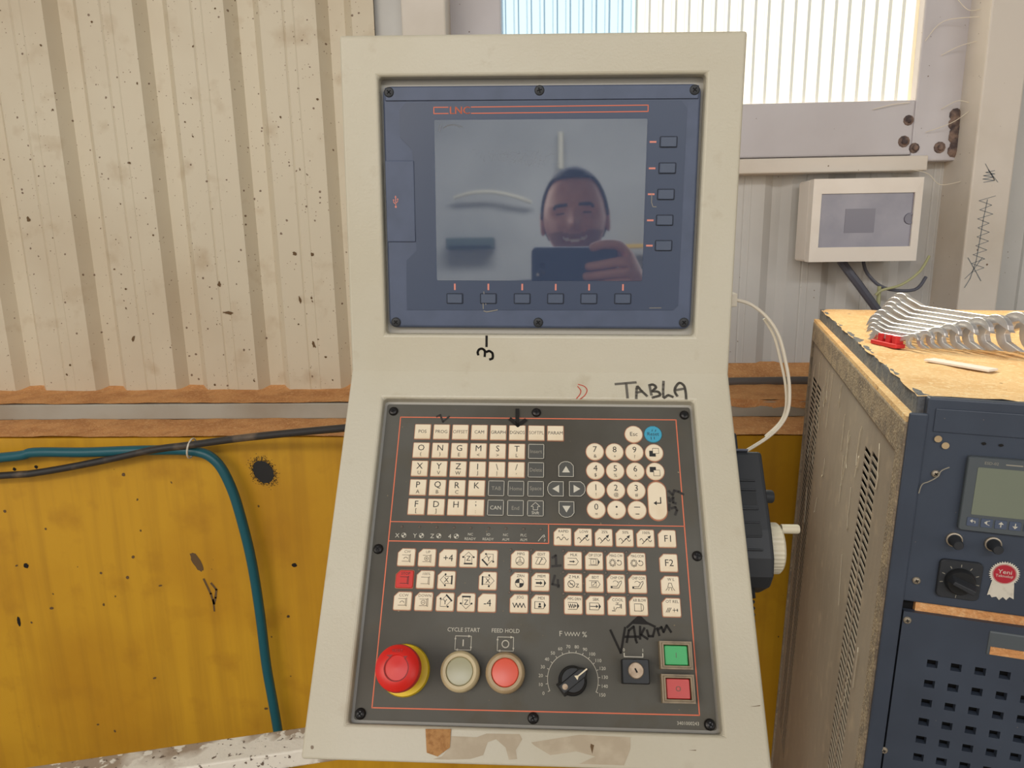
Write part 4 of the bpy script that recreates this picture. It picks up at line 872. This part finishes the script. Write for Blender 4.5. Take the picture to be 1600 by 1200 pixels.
# ------------------------------------------------------------------ machine cabinet on the right
CY = math.radians(-14.3)
CS = .882      # the cabinet stands clear of the plinth
CAB = T(.337, .6456, .171) @ Matrix.Scale(CS, 4) @ RZ(CY) @ T(0, 0, 1.28) @ RY(math.radians(1.3)) @ T(0, 0, -1.28)
ZB = -.190     # floor level in cabinet units
cab = empty('machine_cabinet', CAB); tag(cab, 'tall dusty machine cabinet with navy front and vented brown side', 'cabinet')
CWd, CD, CH = .62, .868, 1.28
def perforated(x0, x1, z0, z1, holes, y0, y1):
    """plate in the xz plane from y0 (front) to y1, with rectangular holes [(xa, xb, za, zb)]"""
    xs = sorted({x0, x1} | {h[0] for h in holes} | {h[1] for h in holes}); zs = sorted({z0, z1} | {h[2] for h in holes} | {h[3] for h in holes})
    rows = {}
    mb = MB(); V = {}
    def v(i, k, b):
        q = (i, k, b)
        if q not in V: V[q] = len(mb.v); mb.v.append((xs[i], y1 if b else y0, zs[k]))
        return V[q]
    H = {(xs.index(h[0]), zs.index(h[2])) for h in holes}
    def add(*f): mb.f.append(list(f)); mb.mi.append(0)
    for i in range(len(xs) - 1):
        for k in range(len(zs) - 1):
            if (i, k) in H:
                add(v(i, k, 0), v(i, k, 1), v(i + 1, k, 1), v(i + 1, k, 0)); add(v(i, k + 1, 0), v(i + 1, k + 1, 0), v(i + 1, k + 1, 1), v(i, k + 1, 1))
                add(v(i, k, 0), v(i, k + 1, 0), v(i, k + 1, 1), v(i, k, 1)); add(v(i + 1, k, 0), v(i + 1, k, 1), v(i + 1, k + 1, 1), v(i + 1, k + 1, 0))
            else: add(v(i, k, 0), v(i + 1, k, 0), v(i + 1, k + 1, 0), v(i, k + 1, 0))
    for a, b, c, d in ((x0, z0, x1, z0), (x1, z0, x1, z1), (x1, z1, x0, z1), (x0, z1, x0, z0)):
        n_ = len(mb.v); mb.v += [(a, y0, b), (c, y0, d), (c, y1, d), (a, y1, b)]; mb.f.append([n_, n_ + 1, n_ + 2, n_ + 3]); mb.mi.append(0)
    return mb
# carcass behind the skins
MB().box(.006, CWd - .006, .012, CD - .006, ZB, 1.232).build('carcass', 'dark_gap', cab)
# side skin: local y of the cabinet becomes the plate's x
holes = []
def slots(y0, y1, zt, zb, pitch, hh):
    z = zt; out = []
    while z > zb: out.append((y0, y1, z - hh, z)); z -= pitch
    return out
SIDE = mat_cols((0, 1, 0), (1, 0, 0), (0, 0, 1), (0, 0, 0))   # plate x -> cabinet y, plate y (depth) -> cabinet x
holes += slots(.120, .157, 1.172, .30, .0108, .0068) + slots(.166, .204, 1.165, .30, .0108, .0068)
h2 = [(a, b, c, d) for a, b, c, d in slots(.672, .734, 1.140, .30, .0108, .0068)] + slots(.750, .815, 1.140, .30, .0108, .0068)
# three vertical strips of skin so each vent column keeps its own slot rhythm
def skin(y0, y1, hl): return perforated(y0, y1, ZB, 1.210, hl, 0, .0012)
s_ = MB()
for (a, b, hl) in ((.030, .1615, [h for h in holes if h[0] < .16]), (.1615, .45, [h for h in holes if h[0] > .16]), (.45, .7415, [h for h in h2 if h[0] < .74]), (.7415, .852, [h for h in h2 if h[0] > .74])):
    q = skin(a, b, hl); s_.add(q.v, q.f)
s_.build('side_panel', 'cab_side', cab, SIDE, fix=True)
MB().box(-.004, .010, 0, .030, ZB, 1.250).box(-.004, .010, .852, CD, ZB, 1.250).box(-.004, .012, .028, .854, 1.210, 1.250).build('side_frame', 'cab_dust', cab, bevel=.002)
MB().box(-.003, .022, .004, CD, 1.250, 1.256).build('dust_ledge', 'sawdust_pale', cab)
MB().box(.007, CWd, .010, CD - .004, 1.250, 1.279).build('lid', 'cab_lid', cab, bevel=.002)
# loose sawdust on the lid
vs_ = []; fs = []; nx, ny = 40, 60
for i in range(nx + 1):
    for j in range(ny + 1):
        x = .006 + (CWd - .006) * i / nx; y = .008 + (CD - .010) * j / ny
        edge = min(i, nx - i, j, ny - j)
        if i == 0: x += .003 * rn(y * 2, 3)
        vs_.append((x, y, 1.2795 + (0.001 if edge else -0.001) + .0012 * rn(x * 3 + y, 5) + .0008 * rn(y * 5 - x * 2, 9)))
for i in range(nx):
    for j in range(ny): a = i * (ny + 1) + j; fs.append((a, a + ny + 1, a + ny + 2, a + 1))
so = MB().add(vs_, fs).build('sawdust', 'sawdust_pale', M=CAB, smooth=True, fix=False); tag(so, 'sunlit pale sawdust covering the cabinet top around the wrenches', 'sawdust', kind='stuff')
# front: upper control panel, lower perforated door
MB().box(-.002, .016, -.004, .000, ZB, 1.262).build('front_post', 'cab_front', cab, bevel=.003)
MB().box(.014, CWd, -.001, .012, 1.050, 1.2785).build('front_panel', 'cab_front', cab, bevel=.002)
MB().box(.022, CWd, -.0025, .0, 1.243, 1.268).build('top_strip', 'cab_front', cab, bevel=.001)
MB().box(.030, CWd, .004, .016, 1.036, 1.052).build('ledge_shelf', 'sawdust', cab)
hl = []
for r, z in enumerate([.980, .955, .931, .907, .884, .861, .838, .815, .792, .769, .746]):
    for c in range(22): hl.append((.0475 + c * .0231, .0475 + c * .0231 + .0105, z - .0045, z + .0045))
perforated(.018, CWd, ZB + .02, 1.038, hl, -.0015, .006).build('lower_door', 'cab_front', cab, fix=True)
hnd = MB().box(.101, .20, -.0030, .004, 1.001, 1.030).build('recessed_handle', 'lcd_frame', cab, bevel=.002)
MB().box(.104, .197, -.0036, -.0028, 1.003, 1.012).build('handle_dust', 'sawdust', hnd)
cs1, cs2 = cross_screw(.0042, .0022, 'screw_steel')
FR = mat_cols((1, 0, 0), (0, 0, 1), (0, -1, 0), (0, -.0015, 0))      # print frame on the front (x right, y up, z out)
for x, z in ((30, 1198), (26, 1076), (22.5, 1028), (17, 862)):
    s = obj('screw', cs1, cab, FR @ U(x, z, 0)); obj('screw_slot', cs2, s, RZ(random.random()))
# display module
lc = MB().prism(rrect(.0560, .1560, 1.1415, 1.2215, .003, 3), 0, .006, .001).build('display_module', 'lcd_frame', cab, FR)
MB().prism(rrect(.0655, .1465, 1.1600, 1.2110, .001, 2), .006, .0064).build('lcd_window', 'lcd_glass', lc, T(0, 0, 0))
for i, x in enumerate((68, 80.7, 93.3, 106, 119, 132)):
    k = MB().prism(rrect((x - 5.4) * mm, (x + 5.4) * mm, 1.1472, 1.1566, .001, 2), .006, .0068, .0003).build('module_key', 'soft_key', lc, T(0, 0, 0))
    ik = Ink()
    if i == 0: ik.poly([(x - 2.8, 1153), (x - .4, 1155), (x - .4, 1151)]); ik.line([(x - .4, 1153), (x + 2, 1153), (x + 2, 1151)], .7)
    elif i == 1: ik.poly([(x - 2.6, 1152.6), (x + .2, 1154.8), (x + .2, 1150.4)]); ik.line([(x, 1154), (x + 2.4, 1155)], .5); ik.line([(x, 1151), (x + 2.4, 1150)], .5)
    elif i in (2, 4): ik.poly([(x - 2.4, 1152.4), (x + 2.4, 1152.4), (x, 1155.2)]); ik.line([(x, 1153), (x, 1149.6)], .9)
    else: ik.poly([(x - 2.4, 1151.8), (x + 2.4, 1151.8), (x, 1149)]); ik.line([(x, 1151), (x, 1154.6)], .9)
    ik.ink('key_symbol', 'print_white', k, U(0, 0, 6.95))
Ink().text('ESD-02', 77, 1216, 4.2).line([(90, 1215.8), (104, 1215.8)], 1.3).ink('module_lettering', 'print_dim', lc, U(0, 0, 6.2))
for x in (55.5, 91.2):
    k = MB().lathe([(.0072, 0), (.0072, .002), (.0058, .0026), (.0052, .004), (.0050, .016), (.0044, .017), (.0004, .017)], 22).build('push_stud', 'black_soft', cab, FR @ U(x, 1128, 0), smooth=True)
    MB().lathe([(.0078, 0), (.0078, .0024), (.0066, .0028), (.0062, .001)], 24, cap1=False).build('stud_ring', 'screw_steel', k, T(0, 0, 0), smooth=True)
ds = MB().prism(rrect(.0450, .0855, 1.0625, 1.1055, .005, 3), 0, .004, .001).build('dial_switch', 'black_soft', cab, FR)
kn = MB().lathe([(.0145, .004), (.0140, .008), (.0125, .010), (.0005, .010)], 28).build('dial_knob', 'black_plastic', ds, U(65.3, 1083.5, 0), smooth=True)
MB().loft([[(x, y, .009) for x, y in ((-.0125, -.004), (.012, -.005), (.0125, .005), (-.0125, .004))], [(x, y, .022) for x, y in ((-.0115, -.002), (.011, -.0026), (.0115, .0026), (-.0115, .002))]]).build('dial_grip', 'black_soft', ds, U(65.3, 1083.5, 0) @ RZ(math.radians(-24)), bevel=.0008)
ik = Ink()
for i in range(7):
    a = math.radians(190 - i * 33); c, s = math.cos(a), math.sin(a); ik.line([(65.3 + 16 * c, 1083.5 + 16 * s), (65.3 + 18.4 * c, 1083.5 + 18.4 * s)], .8)
ik.line([(63.6, 1064), (64, 1067)], .6); ik.line([(53, 1087), (56, 1085.6)], .7)
ik.ink('dial_marks', 'print_dim', ds, U(0, 0, 4.2))
# small paper dots and holes
for x, z in ((27.5, 1236), (35, 1229.5)): Ink().disc(x, z, 3.6, 16).ink('paper_dot', 'button_ring', cab, FR @ U(0, 0, 1.6))
for x, z in ((69.3, 1234.6), (84.6, 1234.2)): blob(Ink(), x, z, 2.2, 1.6).ink('rivet_hole', 'hole_dark', cab, FR @ U(0, 0, .2))
# rosette sticker
rs = Ink(); pts = []
for i in range(72): a = 2 * PI * i / 72; r = 14.4 if i % 2 else 12.4; pts.append((r * math.cos(a), r * math.sin(a)))
rs.poly([(-10, -8), (10, -8), (12, -27), (8, -25), (5.5, -29), (2, -26), (-1, -30), (-4, -26.5), (-8, -28), (-10, -25), (-12.5, -26)])
st = rs.ink('rosette_ribbon', 'sticker_white', cab, FR @ U(106, 1096, .3))
Ink().poly(pts).ink('rosette_edge', 'sticker_white', cab, FR @ U(106, 1096, .5))
Ink().disc(0, 0, 11, 36).ink('rosette_disc', 'sticker_red', cab, FR @ U(106, 1096, .7))
Ink().arc(0, 0, 10.4, 0, 2 * PI, .3, 36).text('Yeni', 0, 2.6, 6.6, 1.1).text('Teknoloji', 0, -2.6, 4.2, 1.0, maxw=17).ink('rosette_lettering', 'sticker_white', cab, FR @ U(106, 1096, .8))
# lint hanging off a screw
MB().tube(smoothpath([(.041, -.004, 1.207), (.034, -.005, 1.203), (.031, -.005, 1.196), (.024, -.005, 1.190), (.018, -.005, 1.186), (.016, -.005, 1.176)], 4), .0006, 5).build('lint_thread', 'print_dim', cab)
mb = MB()
for i in range(26):
    y = .03 + .8 * random.random(); z = 1.20 - .35 * random.random() ** 2; x = -.0008
    pts = [(x, y, z)]
    for k in range(4): y += .018 * (random.random() - .5); z -= .03 * random.random(); pts.append((x - .001 * random.random(), y, z))
    mb.tube(pts, .0005, 4)
lt = mb.build('lint_strands', 'cobweb', cab); lt['kind'] = 'stuff'

# ------------------------------------------------------------------ wrenches on the cabinet top
def wrench_mesh(L_, w1, w2, th):
    """double open-ended wrench in its own xy plane, length along x from 0 to L_, thickness along z"""
    hw = min(w1, w2) * .21
    def head(cx, w, d, tilt):
        # outline of one head, walking from the handle's +side to its -side (d = +1 right end, -1 left end)
        R = w * .52; out = []
        a_in = math.radians(158); gap = math.radians(38)
        n = 8
        for i in range(n + 1): a = a_in + (gap - a_in) * i / n; out.append((R * math.cos(a), R * math.sin(a) * 1.0))
        jw = R * .56
        out += [(R * .98, jw), (-R * .05, jw * 1.02), (-R * .36, jw * .55), (-R * .36, -jw * .55), (-R * .05, -jw * 1.02), (R * .98, -jw)]
        for i in range(n + 1): a = -gap + (-a_in + gap) * i / n; out.append((R * math.cos(a), R * math.sin(a)))
        c, s = math.cos(tilt), math.sin(tilt)
        out = [(x * c - y * s, x * s + y * c) for x, y in out]
        return [(cx + d * x, d * y) for x, y in out]
    right = head(L_ - w2 * .5, w2, 1, math.radians(-22)); left = head(w1 * .5, w1, -1, math.radians(28))
    outl = [(w1 * 1.5, -hw)] + [(L_ - w2 * 1.5, -hw)] + list(reversed(right)) + [(L_ - w2 * 1.5, hw), (w1 * 1.5, hw)] + list(reversed(left))
    bm = bmesh.new(); vs2 = [bm.verts.new((x, y, -th / 2)) for x, y in outl]; f = bm.faces.new(vs2)
    r = bmesh.ops.extrude_face_region(bm, geom=[f]); bmesh.ops.translate(bm, vec=(0, 0, th), verts=[e for e in r['geom'] if isinstance(e, bmesh.types.BMVert)])
    bmesh.ops.triangulate(bm, faces=[f for f in bm.faces if len(f.verts) > 4]); bmesh.ops.recalc_face_normals(bm, faces=bm.faces)
    me = bpy.data.meshes.new('open_end_wrench'); bm.to_mesh(me); bm.free(); me.materials.append(MATS['wrench_steel']); return me
spots = [((18, 378), (70, 296)), ((22, 396), (88, 298)), ((24, 416), (104, 300)), ((30, 438), (120, 298)), ((40, 462), (138, 296)), ((52, 484), (156, 296)), ((60, 510), (176, 290)), ((70, 540), (200, 284)), ((84, 574), (230, 280))]
names = ['smallest open-end wrench, nearest the red holder', 'second smallest open-end wrench, just behind the smallest one', 'third smallest open-end wrench in the row on the cabinet', 'fourth smallest open-end wrench in the row on the cabinet', 'middle-sized open-end wrench, fifth of the nine in the row',
         'sixth smallest open-end wrench in the row on the cabinet', 'third largest open-end wrench in the row on the cabinet', 'second largest open-end wrench, just in front of the largest', 'largest open-end wrench, rearmost of the row on the cabinet']
for i, ((xa, ya), (xb, yb)) in enumerate(spots):
    a = Vector((xa * mm, ya * mm, 0)); b = Vector((xb * mm, yb * mm, 0)); d = (b - a); ln = d.length
    w1 = .019 + .0042 * i; w2 = w1 * 1.10; th = .0052 + .0007 * i
    tilt = math.radians(5)
    dx = d.normalized(); side = Vector((-dx.y, dx.x, 0)); upv = (Vector((0, 0, 1)) * math.cos(tilt) + side * math.sin(tilt)).normalized()
    z0 = 1.2825 + w2 * .56 * math.cos(tilt)
    M_ = CAB @ mat_cols(dx, upv, dx.cross(upv), (a.x, a.y, z0))
    o = obj('open_end_wrench', wrench_mesh(ln, w1, w2, th), M=M_, bevel=.0007, seg=1)
    tag(o, names[i], 'wrench', 'open-end wrenches lined up on the cabinet')
hd = empty('wrench_holder', CAB @ T(.033, .362, 1.281) @ RZ(math.radians(-62))); tag(hd, 'red plastic wrench holder beside the smallest wrench', 'holder')
MB().prism(rrect(-.004, .050, -.014, .004, .003, 2), 0, .006).build('holder_base', 'red_plastic', hd, bevel=.001)
for x in (.006, .022, .036): MB().prism(rrect(x, x + .009, -.010, .004, .002, 2), .005, .017).build('holder_clip', 'red_plastic', hd, bevel=.001)
tag(MB().box(0, .080, 0, .020, 0, .003).build('plastic_strip', 'white_plastic', M=CAB @ T(.058, .212, 1.2815) @ RZ(math.radians(-46)), bevel=.0006), 'flat white plastic strip lying in front of the wrenches', 'strip')
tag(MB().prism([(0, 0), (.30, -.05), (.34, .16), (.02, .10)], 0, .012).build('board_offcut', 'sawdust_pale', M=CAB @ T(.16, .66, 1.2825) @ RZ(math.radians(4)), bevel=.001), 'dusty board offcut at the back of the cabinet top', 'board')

# ------------------------------------------------------------------ behind the photographer (seen in the dark screen)
ac = empty('wall_unit', T(-.741, -5.95, 1.728)); tag(ac, 'dark grey green wall unit on far wall, reflected in screen', 'wall unit')
MB().box(-.24, .24, -.02, .16, 0, .11).build('unit_case', 'duct_green', ac, bevel=.012)
MB().box(-.21, .21, .16, .166, .015, .03).build('unit_louvre', 'dark_gap', ac)
tag(MB().tube(smoothpath([(-.90, -5.9, 2.235), (-.72, -5.85, 2.275), (-.515, -5.85, 2.28), (-.3, -5.85, 2.235), (-.13, -5.9, 2.178)], 5), .018, 8).build('hanging_hose', 'tube_pale', smooth=True), 'pale curved hose on far wall, reflected in screen', 'hose')
tag(MB().box(.70, 4.5, -5.9, -5.75, 1.712, 1.75).build('crane_rail', 'beam_yellow', bevel=.003), 'yellow horizontal rail on far wall, reflected in screen', 'rail')
tag(MB().tube([(.166, -5.93, 2.50), (.166, -5.93, 2.85)], .03, 10).build('downpipe', 'tube_pale', smooth=True), 'pale vertical pipe on far wall, reflected in screen', 'pipe')
ben = empty('work_bench', T(-.8, -5.4, 0)); tag(ben, 'grey work bench by far wall, reflected in screen', 'bench')
MB().box(-1.6, .9, -.4, .4, .98, 1.04).build('bench_top', 'steel_grey', ben, bevel=.004)
for x in (-1.5, .8):
    for y in (-.34, .34): MB().box(x - .03, x + .03, y - .03, y + .03, 0, .98).build('leg', 'pipe_grey', ben)

# ------------------------------------------------------------------ the photographer and his phone
ph = empty('smartphone', CAM_M); tag(ph, 'dark blue smartphone held sideways, reflected in screen', 'phone')
MB().prism(rrect(-.023, .137, -.058, .017, .010, 4), .003, .0115).build('phone_case', 'phone_body', ph, bevel=.0015)
MB().prism(rrect(-.019, .014, -.036, .013, .006, 3), .0022, .0031).build('camera_island', 'phone_body', ph)
for x, y in ((-.002, -.0165), (-.002, -.030)): MB().lathe([(.006, 0), (.0055, .0006), (.0004, .0006)], 18, T(x, y, .0022) @ RX(PI)).build('lens', 'lens_glass', ph)
MB().lathe([(.0028, 0), (.0026, .0005), (.0004, .0005)], 14, T(-.011, -.034, .0022) @ RX(PI)).build('flash_lamp', 'flash', ph)

def skin_mesh(verts, edges, radii, root=0, sub=2):
    me = bpy.data.meshes.new('s'); me.from_pydata(verts, edges, []); me.update()
    o = bpy.data.objects.new('s', me); COL.objects.link(o)
    sk = o.modifiers.new('skin', 'SKIN'); sk.use_smooth_shade = True
    lay = me.skin_vertices[0] if me.skin_vertices else None
    if lay is None:
        bm = bmesh.new(); bm.from_mesh(me); bm.verts.layers.skin.verify(); bm.to_mesh(me); bm.free(); lay = me.skin_vertices[0]
    for i, r in enumerate(radii): lay.data[i].radius = r if isinstance(r, tuple) else (r, r); lay.data[i].use_root = (i == root)
    ss = o.modifiers.new('sub', 'SUBSURF'); ss.levels = sub; ss.render_levels = sub
    dg = bpy.context.evaluated_depsgraph_get(); dg.update()
    m2 = bpy.data.meshes.new_from_object(o.evaluated_get(dg))
    vs3 = [tuple(v.co) for v in m2.vertices]; fs3 = [tuple(p.vertices) for p in m2.polygons]
    bpy.data.objects.remove(o); bpy.data.meshes.remove(me); bpy.data.meshes.remove(m2)
    return vs3, fs3
class Skel:
    def __init__(s): s.v = []; s.e = []; s.r = []
    def chain(s, pts, start=None):
        prev = start; ids = []
        for p, r in pts:
            s.v.append(tuple(p)); s.r.append(r); i = len(s.v) - 1; ids.append(i)
            if prev is not None: s.e.append((prev, i))
            prev = i
        return ids
    def mesh(s, sub=2): return skin_mesh(s.v, s.e, s.r, 0, sub)
person = empty('person', T(.075, -.45, 0)); tag(person, 'smiling dark-haired person holding up a phone, reflected in screen', 'person')
PX0, PY0 = .075, -.45
cl = lambda x, y, z: tuple(CAM_M @ Vector((x, y, z)))       # a point near the phone
hip = (PX0, PY0, .88)
def body_skel(extra=0.0, parts='all'):
    s = Skel()
    e = extra
    if parts in ('all', 'shirt'):
        sp = s.chain([(hip, (.15 + e, .11 + e)), ((PX0, PY0, 1.05), (.14 + e, .105 + e)), ((PX0, PY0 + .0, 1.22), (.155 + e, .11 + e)), ((PX0, PY0, 1.34), (.13 + e, .085 + e))])
        if parts == 'all': s.chain([((PX0, PY0 + .01, 1.42), .058), ((PX0, PY0 + .03, 1.50), .055)], sp[-1])
        else: s.chain([((PX0, PY0 + .01, 1.405), .068)], sp[-1])
        # right arm raised to the phone
        ra = s.chain([((PX0 + .17, PY0, 1.345), .062 + e), ((PX0 + .235, PY0 + .04, 1.20), .050 + e), ((PX0 + .235, PY0 + .17, 1.16), .045 + e)], sp[-1])
        wr = cl(.19, -.085, .075)
        if parts == 'all':
            fa = s.chain([((PX0 + .19, PY0 + .30, 1.27), .037), (wr, .026)], ra[-1])
        else: s.chain([((PX0 + .225, PY0 + .22, 1.195), .046 + e)], ra[-1])
        la = s.chain([((PX0 - .17, PY0, 1.345), .062 + e), ((PX0 - .215, PY0 - .01, 1.18), .050 + e), ((PX0 - .225, PY0 + .01, 1.08), .044 + e)], sp[-1])
        if parts == 'all':
            lw = s.chain([((PX0 - .225, PY0 + .05, .97), .036), ((PX0 - .22, PY0 + .09, .86), .026), ((PX0 - .22, PY0 + .105, .80), (.020, .036))], la[-1])
            for k in range(4): s.chain([((PX0 - .225, PY0 + .075 + .020 * k, .765), .0095), ((PX0 - .215, PY0 + .080 + .020 * k, .735), .009), ((PX0 - .205, PY0 + .082 + .019 * k, .708), .008)], lw[-1])
            s.chain([((PX0 - .205, PY0 + .150, .80), .011), ((PX0 - .200, PY0 + .162, .765), .0095)], lw[-1])
            pm = s.chain([(cl(.165, -.055, .042), (.022, .030)), (cl(.155, -.022, .022), (.016, .030))], fa[-1])
            P = pm[-1]
            s.chain([(cl(.152, .008, .010), .0105), (cl(.138, .022, .001), .0095), (cl(.110, .024, -.004), .009), (cl(.084, .016, -.0055), .008)], P)
            s.chain([(cl(.155, -.010, -.002), .0105), (cl(.136, -.008, -.0085), .0098), (cl(.104, -.014, -.0085), .0092), (cl(.076, -.018, -.0065), .008)], P)
            s.chain([(cl(.155, -.028, -.002), .0105), (cl(.134, -.028, -.009), .0096), (cl(.100, -.033, -.0085), .009), (cl(.072, -.036, -.0065), .008)], P)
            s.chain([(cl(.153, -.044, .001), .010), (cl(.134, -.046, -.007), .0088), (cl(.106, -.050, -.0075), .0082), (cl(.086, -.052, -.0055), .0072)], P)
            s.chain([(cl(.160, -.010, .036), .013), (cl(.140, .002, .028), .011), (cl(.108, .004, .0215), .0095)], P)
    if parts in ('all', 'trousers'):
        r0 = 0 if parts == 'all' else s.chain([((PX0, PY0, .90), (.155 + e, .115 + e))])[0]
        for sx in (-1, 1):
            s.chain([((PX0 + sx * .09, PY0, .80), .085 + e), ((PX0 + sx * .10, PY0 + .01, .48), .056 + e), ((PX0 + sx * .105, PY0 - .01, .30), .055 + e), ((PX0 + sx * .11, PY0 - .02, .10), .040 + e)] + ([((PX0 + sx * .11, PY0 - .015, .05), .040), ((PX0 + sx * .12, PY0 + .14, .035), (.036, .030))] if parts == 'all' else []), r0)
    return s
bv, bf = body_skel().mesh()
# head: a shaped ovoid with brow, nose, cheeks, smiling mouth and ears
HC = Vector((PX0, -.405, 1.553))
def head_pt(u_, v_):
    """u_ azimuth (0 = straight ahead towards +y), v_ elevation"""
    sx, cx = math.sin(u_), math.cos(u_); sz, cz = math.sin(v_), math.cos(v_)
    x = .076 * sx * cz; y = .094 * cx * cz; z = .112 * sz
    if z < 0: k = 1 - .30 * (-z / .112) ** 1.6; x *= k; y *= (1 - .12 * (-z / .112) ** 2)
    if z > .05 and y > 0: y *= 1 - .12 * (z - .05) / .06
    f = max(0, cx) * cz
    g = lambda x0, z0, sx_, sz_: math.exp(-((x - x0) / sx_) ** 2 - ((z - z0) / sz_) ** 2)
    if y > 0:
        y += .026 * g(0, -.022, .012, .014) + .012 * g(0, 0, .009, .022)       # nose tip and bridge
        y -= .012 * (g(.032, .006, .016, .010) + g(-.032, .006, .016, .010))     # eye sockets
        y += .006 * (g(.030, .026, .022, .007) + g(-.030, .026, .022, .007))     # brows
        y += .008 * (g(.038, -.028, .018, .016) + g(-.038, -.028, .018, .016))   # lifted cheeks
        y -= .005 * g(0, -.055, .026, .005); y += .005 * g(0, -.066, .022, .006) # mouth and lower lip
        y += .007 * g(0, -.095, .022, .015)                                      # chin
    return (x, y, z)
hm = MB(); NU, NV = 110, 90; hv = []
for j in range(NV + 1):
    for i in range(NU): hv.append(head_pt(2 * PI * i / NU, -PI / 2 + PI * j / NV))
hf = []
for j in range(NV):
    for i in range(NU): hf.append((j * NU + i, j * NU + (i + 1) % NU, (j + 1) * NU + (i + 1) % NU, (j + 1) * NU + i))
tiltM = T(*HC) @ RZ(math.radians(4)) @ RY(math.radians(-3))
bodyMB = MB()
bodyMB.add(bv, bf)
n0 = len(bodyMB.f); bodyMB.add(hv, hf, tiltM)
for q, f in enumerate(hf):
    c = sum((Vector(hv[i]) for i in f), Vector()) / 4; mi = 0
    if c.y > .03:
        ax = abs(c.x)
        if .013 < ax < .048 and abs(c.z - (.0235 - .30 * max(0, ax - .036))) < .0042: mi = 1                       # eyebrows
        elif .020 < ax < .042 and abs(c.z - .007) < .0021: mi = 1                             # narrowed smiling eyes
        elif ax < .027 and abs(c.z - (-.055 + .30 * max(0, ax - .010))) < .0030: mi = 3       # teeth
        elif ax < .031 and abs(c.z - (-.056 + .30 * max(0, ax - .010))) < .0075: mi = 2       # lips
        elif c.z < -.036 - .25 * max(0, .03 - ax): mi = 4                                     # beard shadow
    bodyMB.mi[n0 + q] = mi
for sx in (-1, 1):
    ear = MB().lathe([(.010, -.004), (.017, 0), (.019, .006), (.014, .009), (.004, .006)], 14)
    bodyMB.add(ear.v, ear.f, tiltM @ T(sx * .075, -.008, -.006) @ RY(sx * PI / 2) @ Matrix.Diagonal((1.6, 1.0, 1, 1)))
bo = bodyMB.build('body', ['skin', 'hair', 'lips', 'teeth', 'stubble'], person, person.matrix_basis.inverted(), smooth=True)
# hair cap with a receding front
hh = MB(); vs4 = []; idx = {}
def is_hair(p):
    x, y, z = p
    if y > .02: return z > .084 - .9 * max(0, abs(x) - .044)
    if y > -.02: return z > .02 - (y + .02) * .6
    return z > -.045
for q, f in enumerate(hf):
    c = sum((Vector(hv[i]) for i in f), Vector()) / 4
    if is_hair(c):
        k = []
        for i in f:
            if i not in idx: idx[i] = len(vs4); vs4.append(tuple(Vector(hv[i]) * 1.03 + Vector((0, -.001, .002))))
            k.append(idx[i])
        hh.f.append(k); hh.mi.append(0)
hh.v = vs4
hh.v = [tuple(tiltM @ Vector(p)) for p in hh.v]
ho = hh.build('hair', 'hair', person, person.matrix_basis.inverted(), smooth=True, fix=False)
sd = ho.modifiers.new('thick', 'SOLIDIFY'); sd.thickness = .004; sd.offset = -1
for nm, pt, m, e in (('shirt', 'shirt', 'shirt', .010), ('trousers', 'trousers', 'trousers', .010)):
    v5, f5 = body_skel(e, pt).mesh(); MB().add(v5, f5).build(nm, m, person, person.matrix_basis.inverted(), smooth=True)
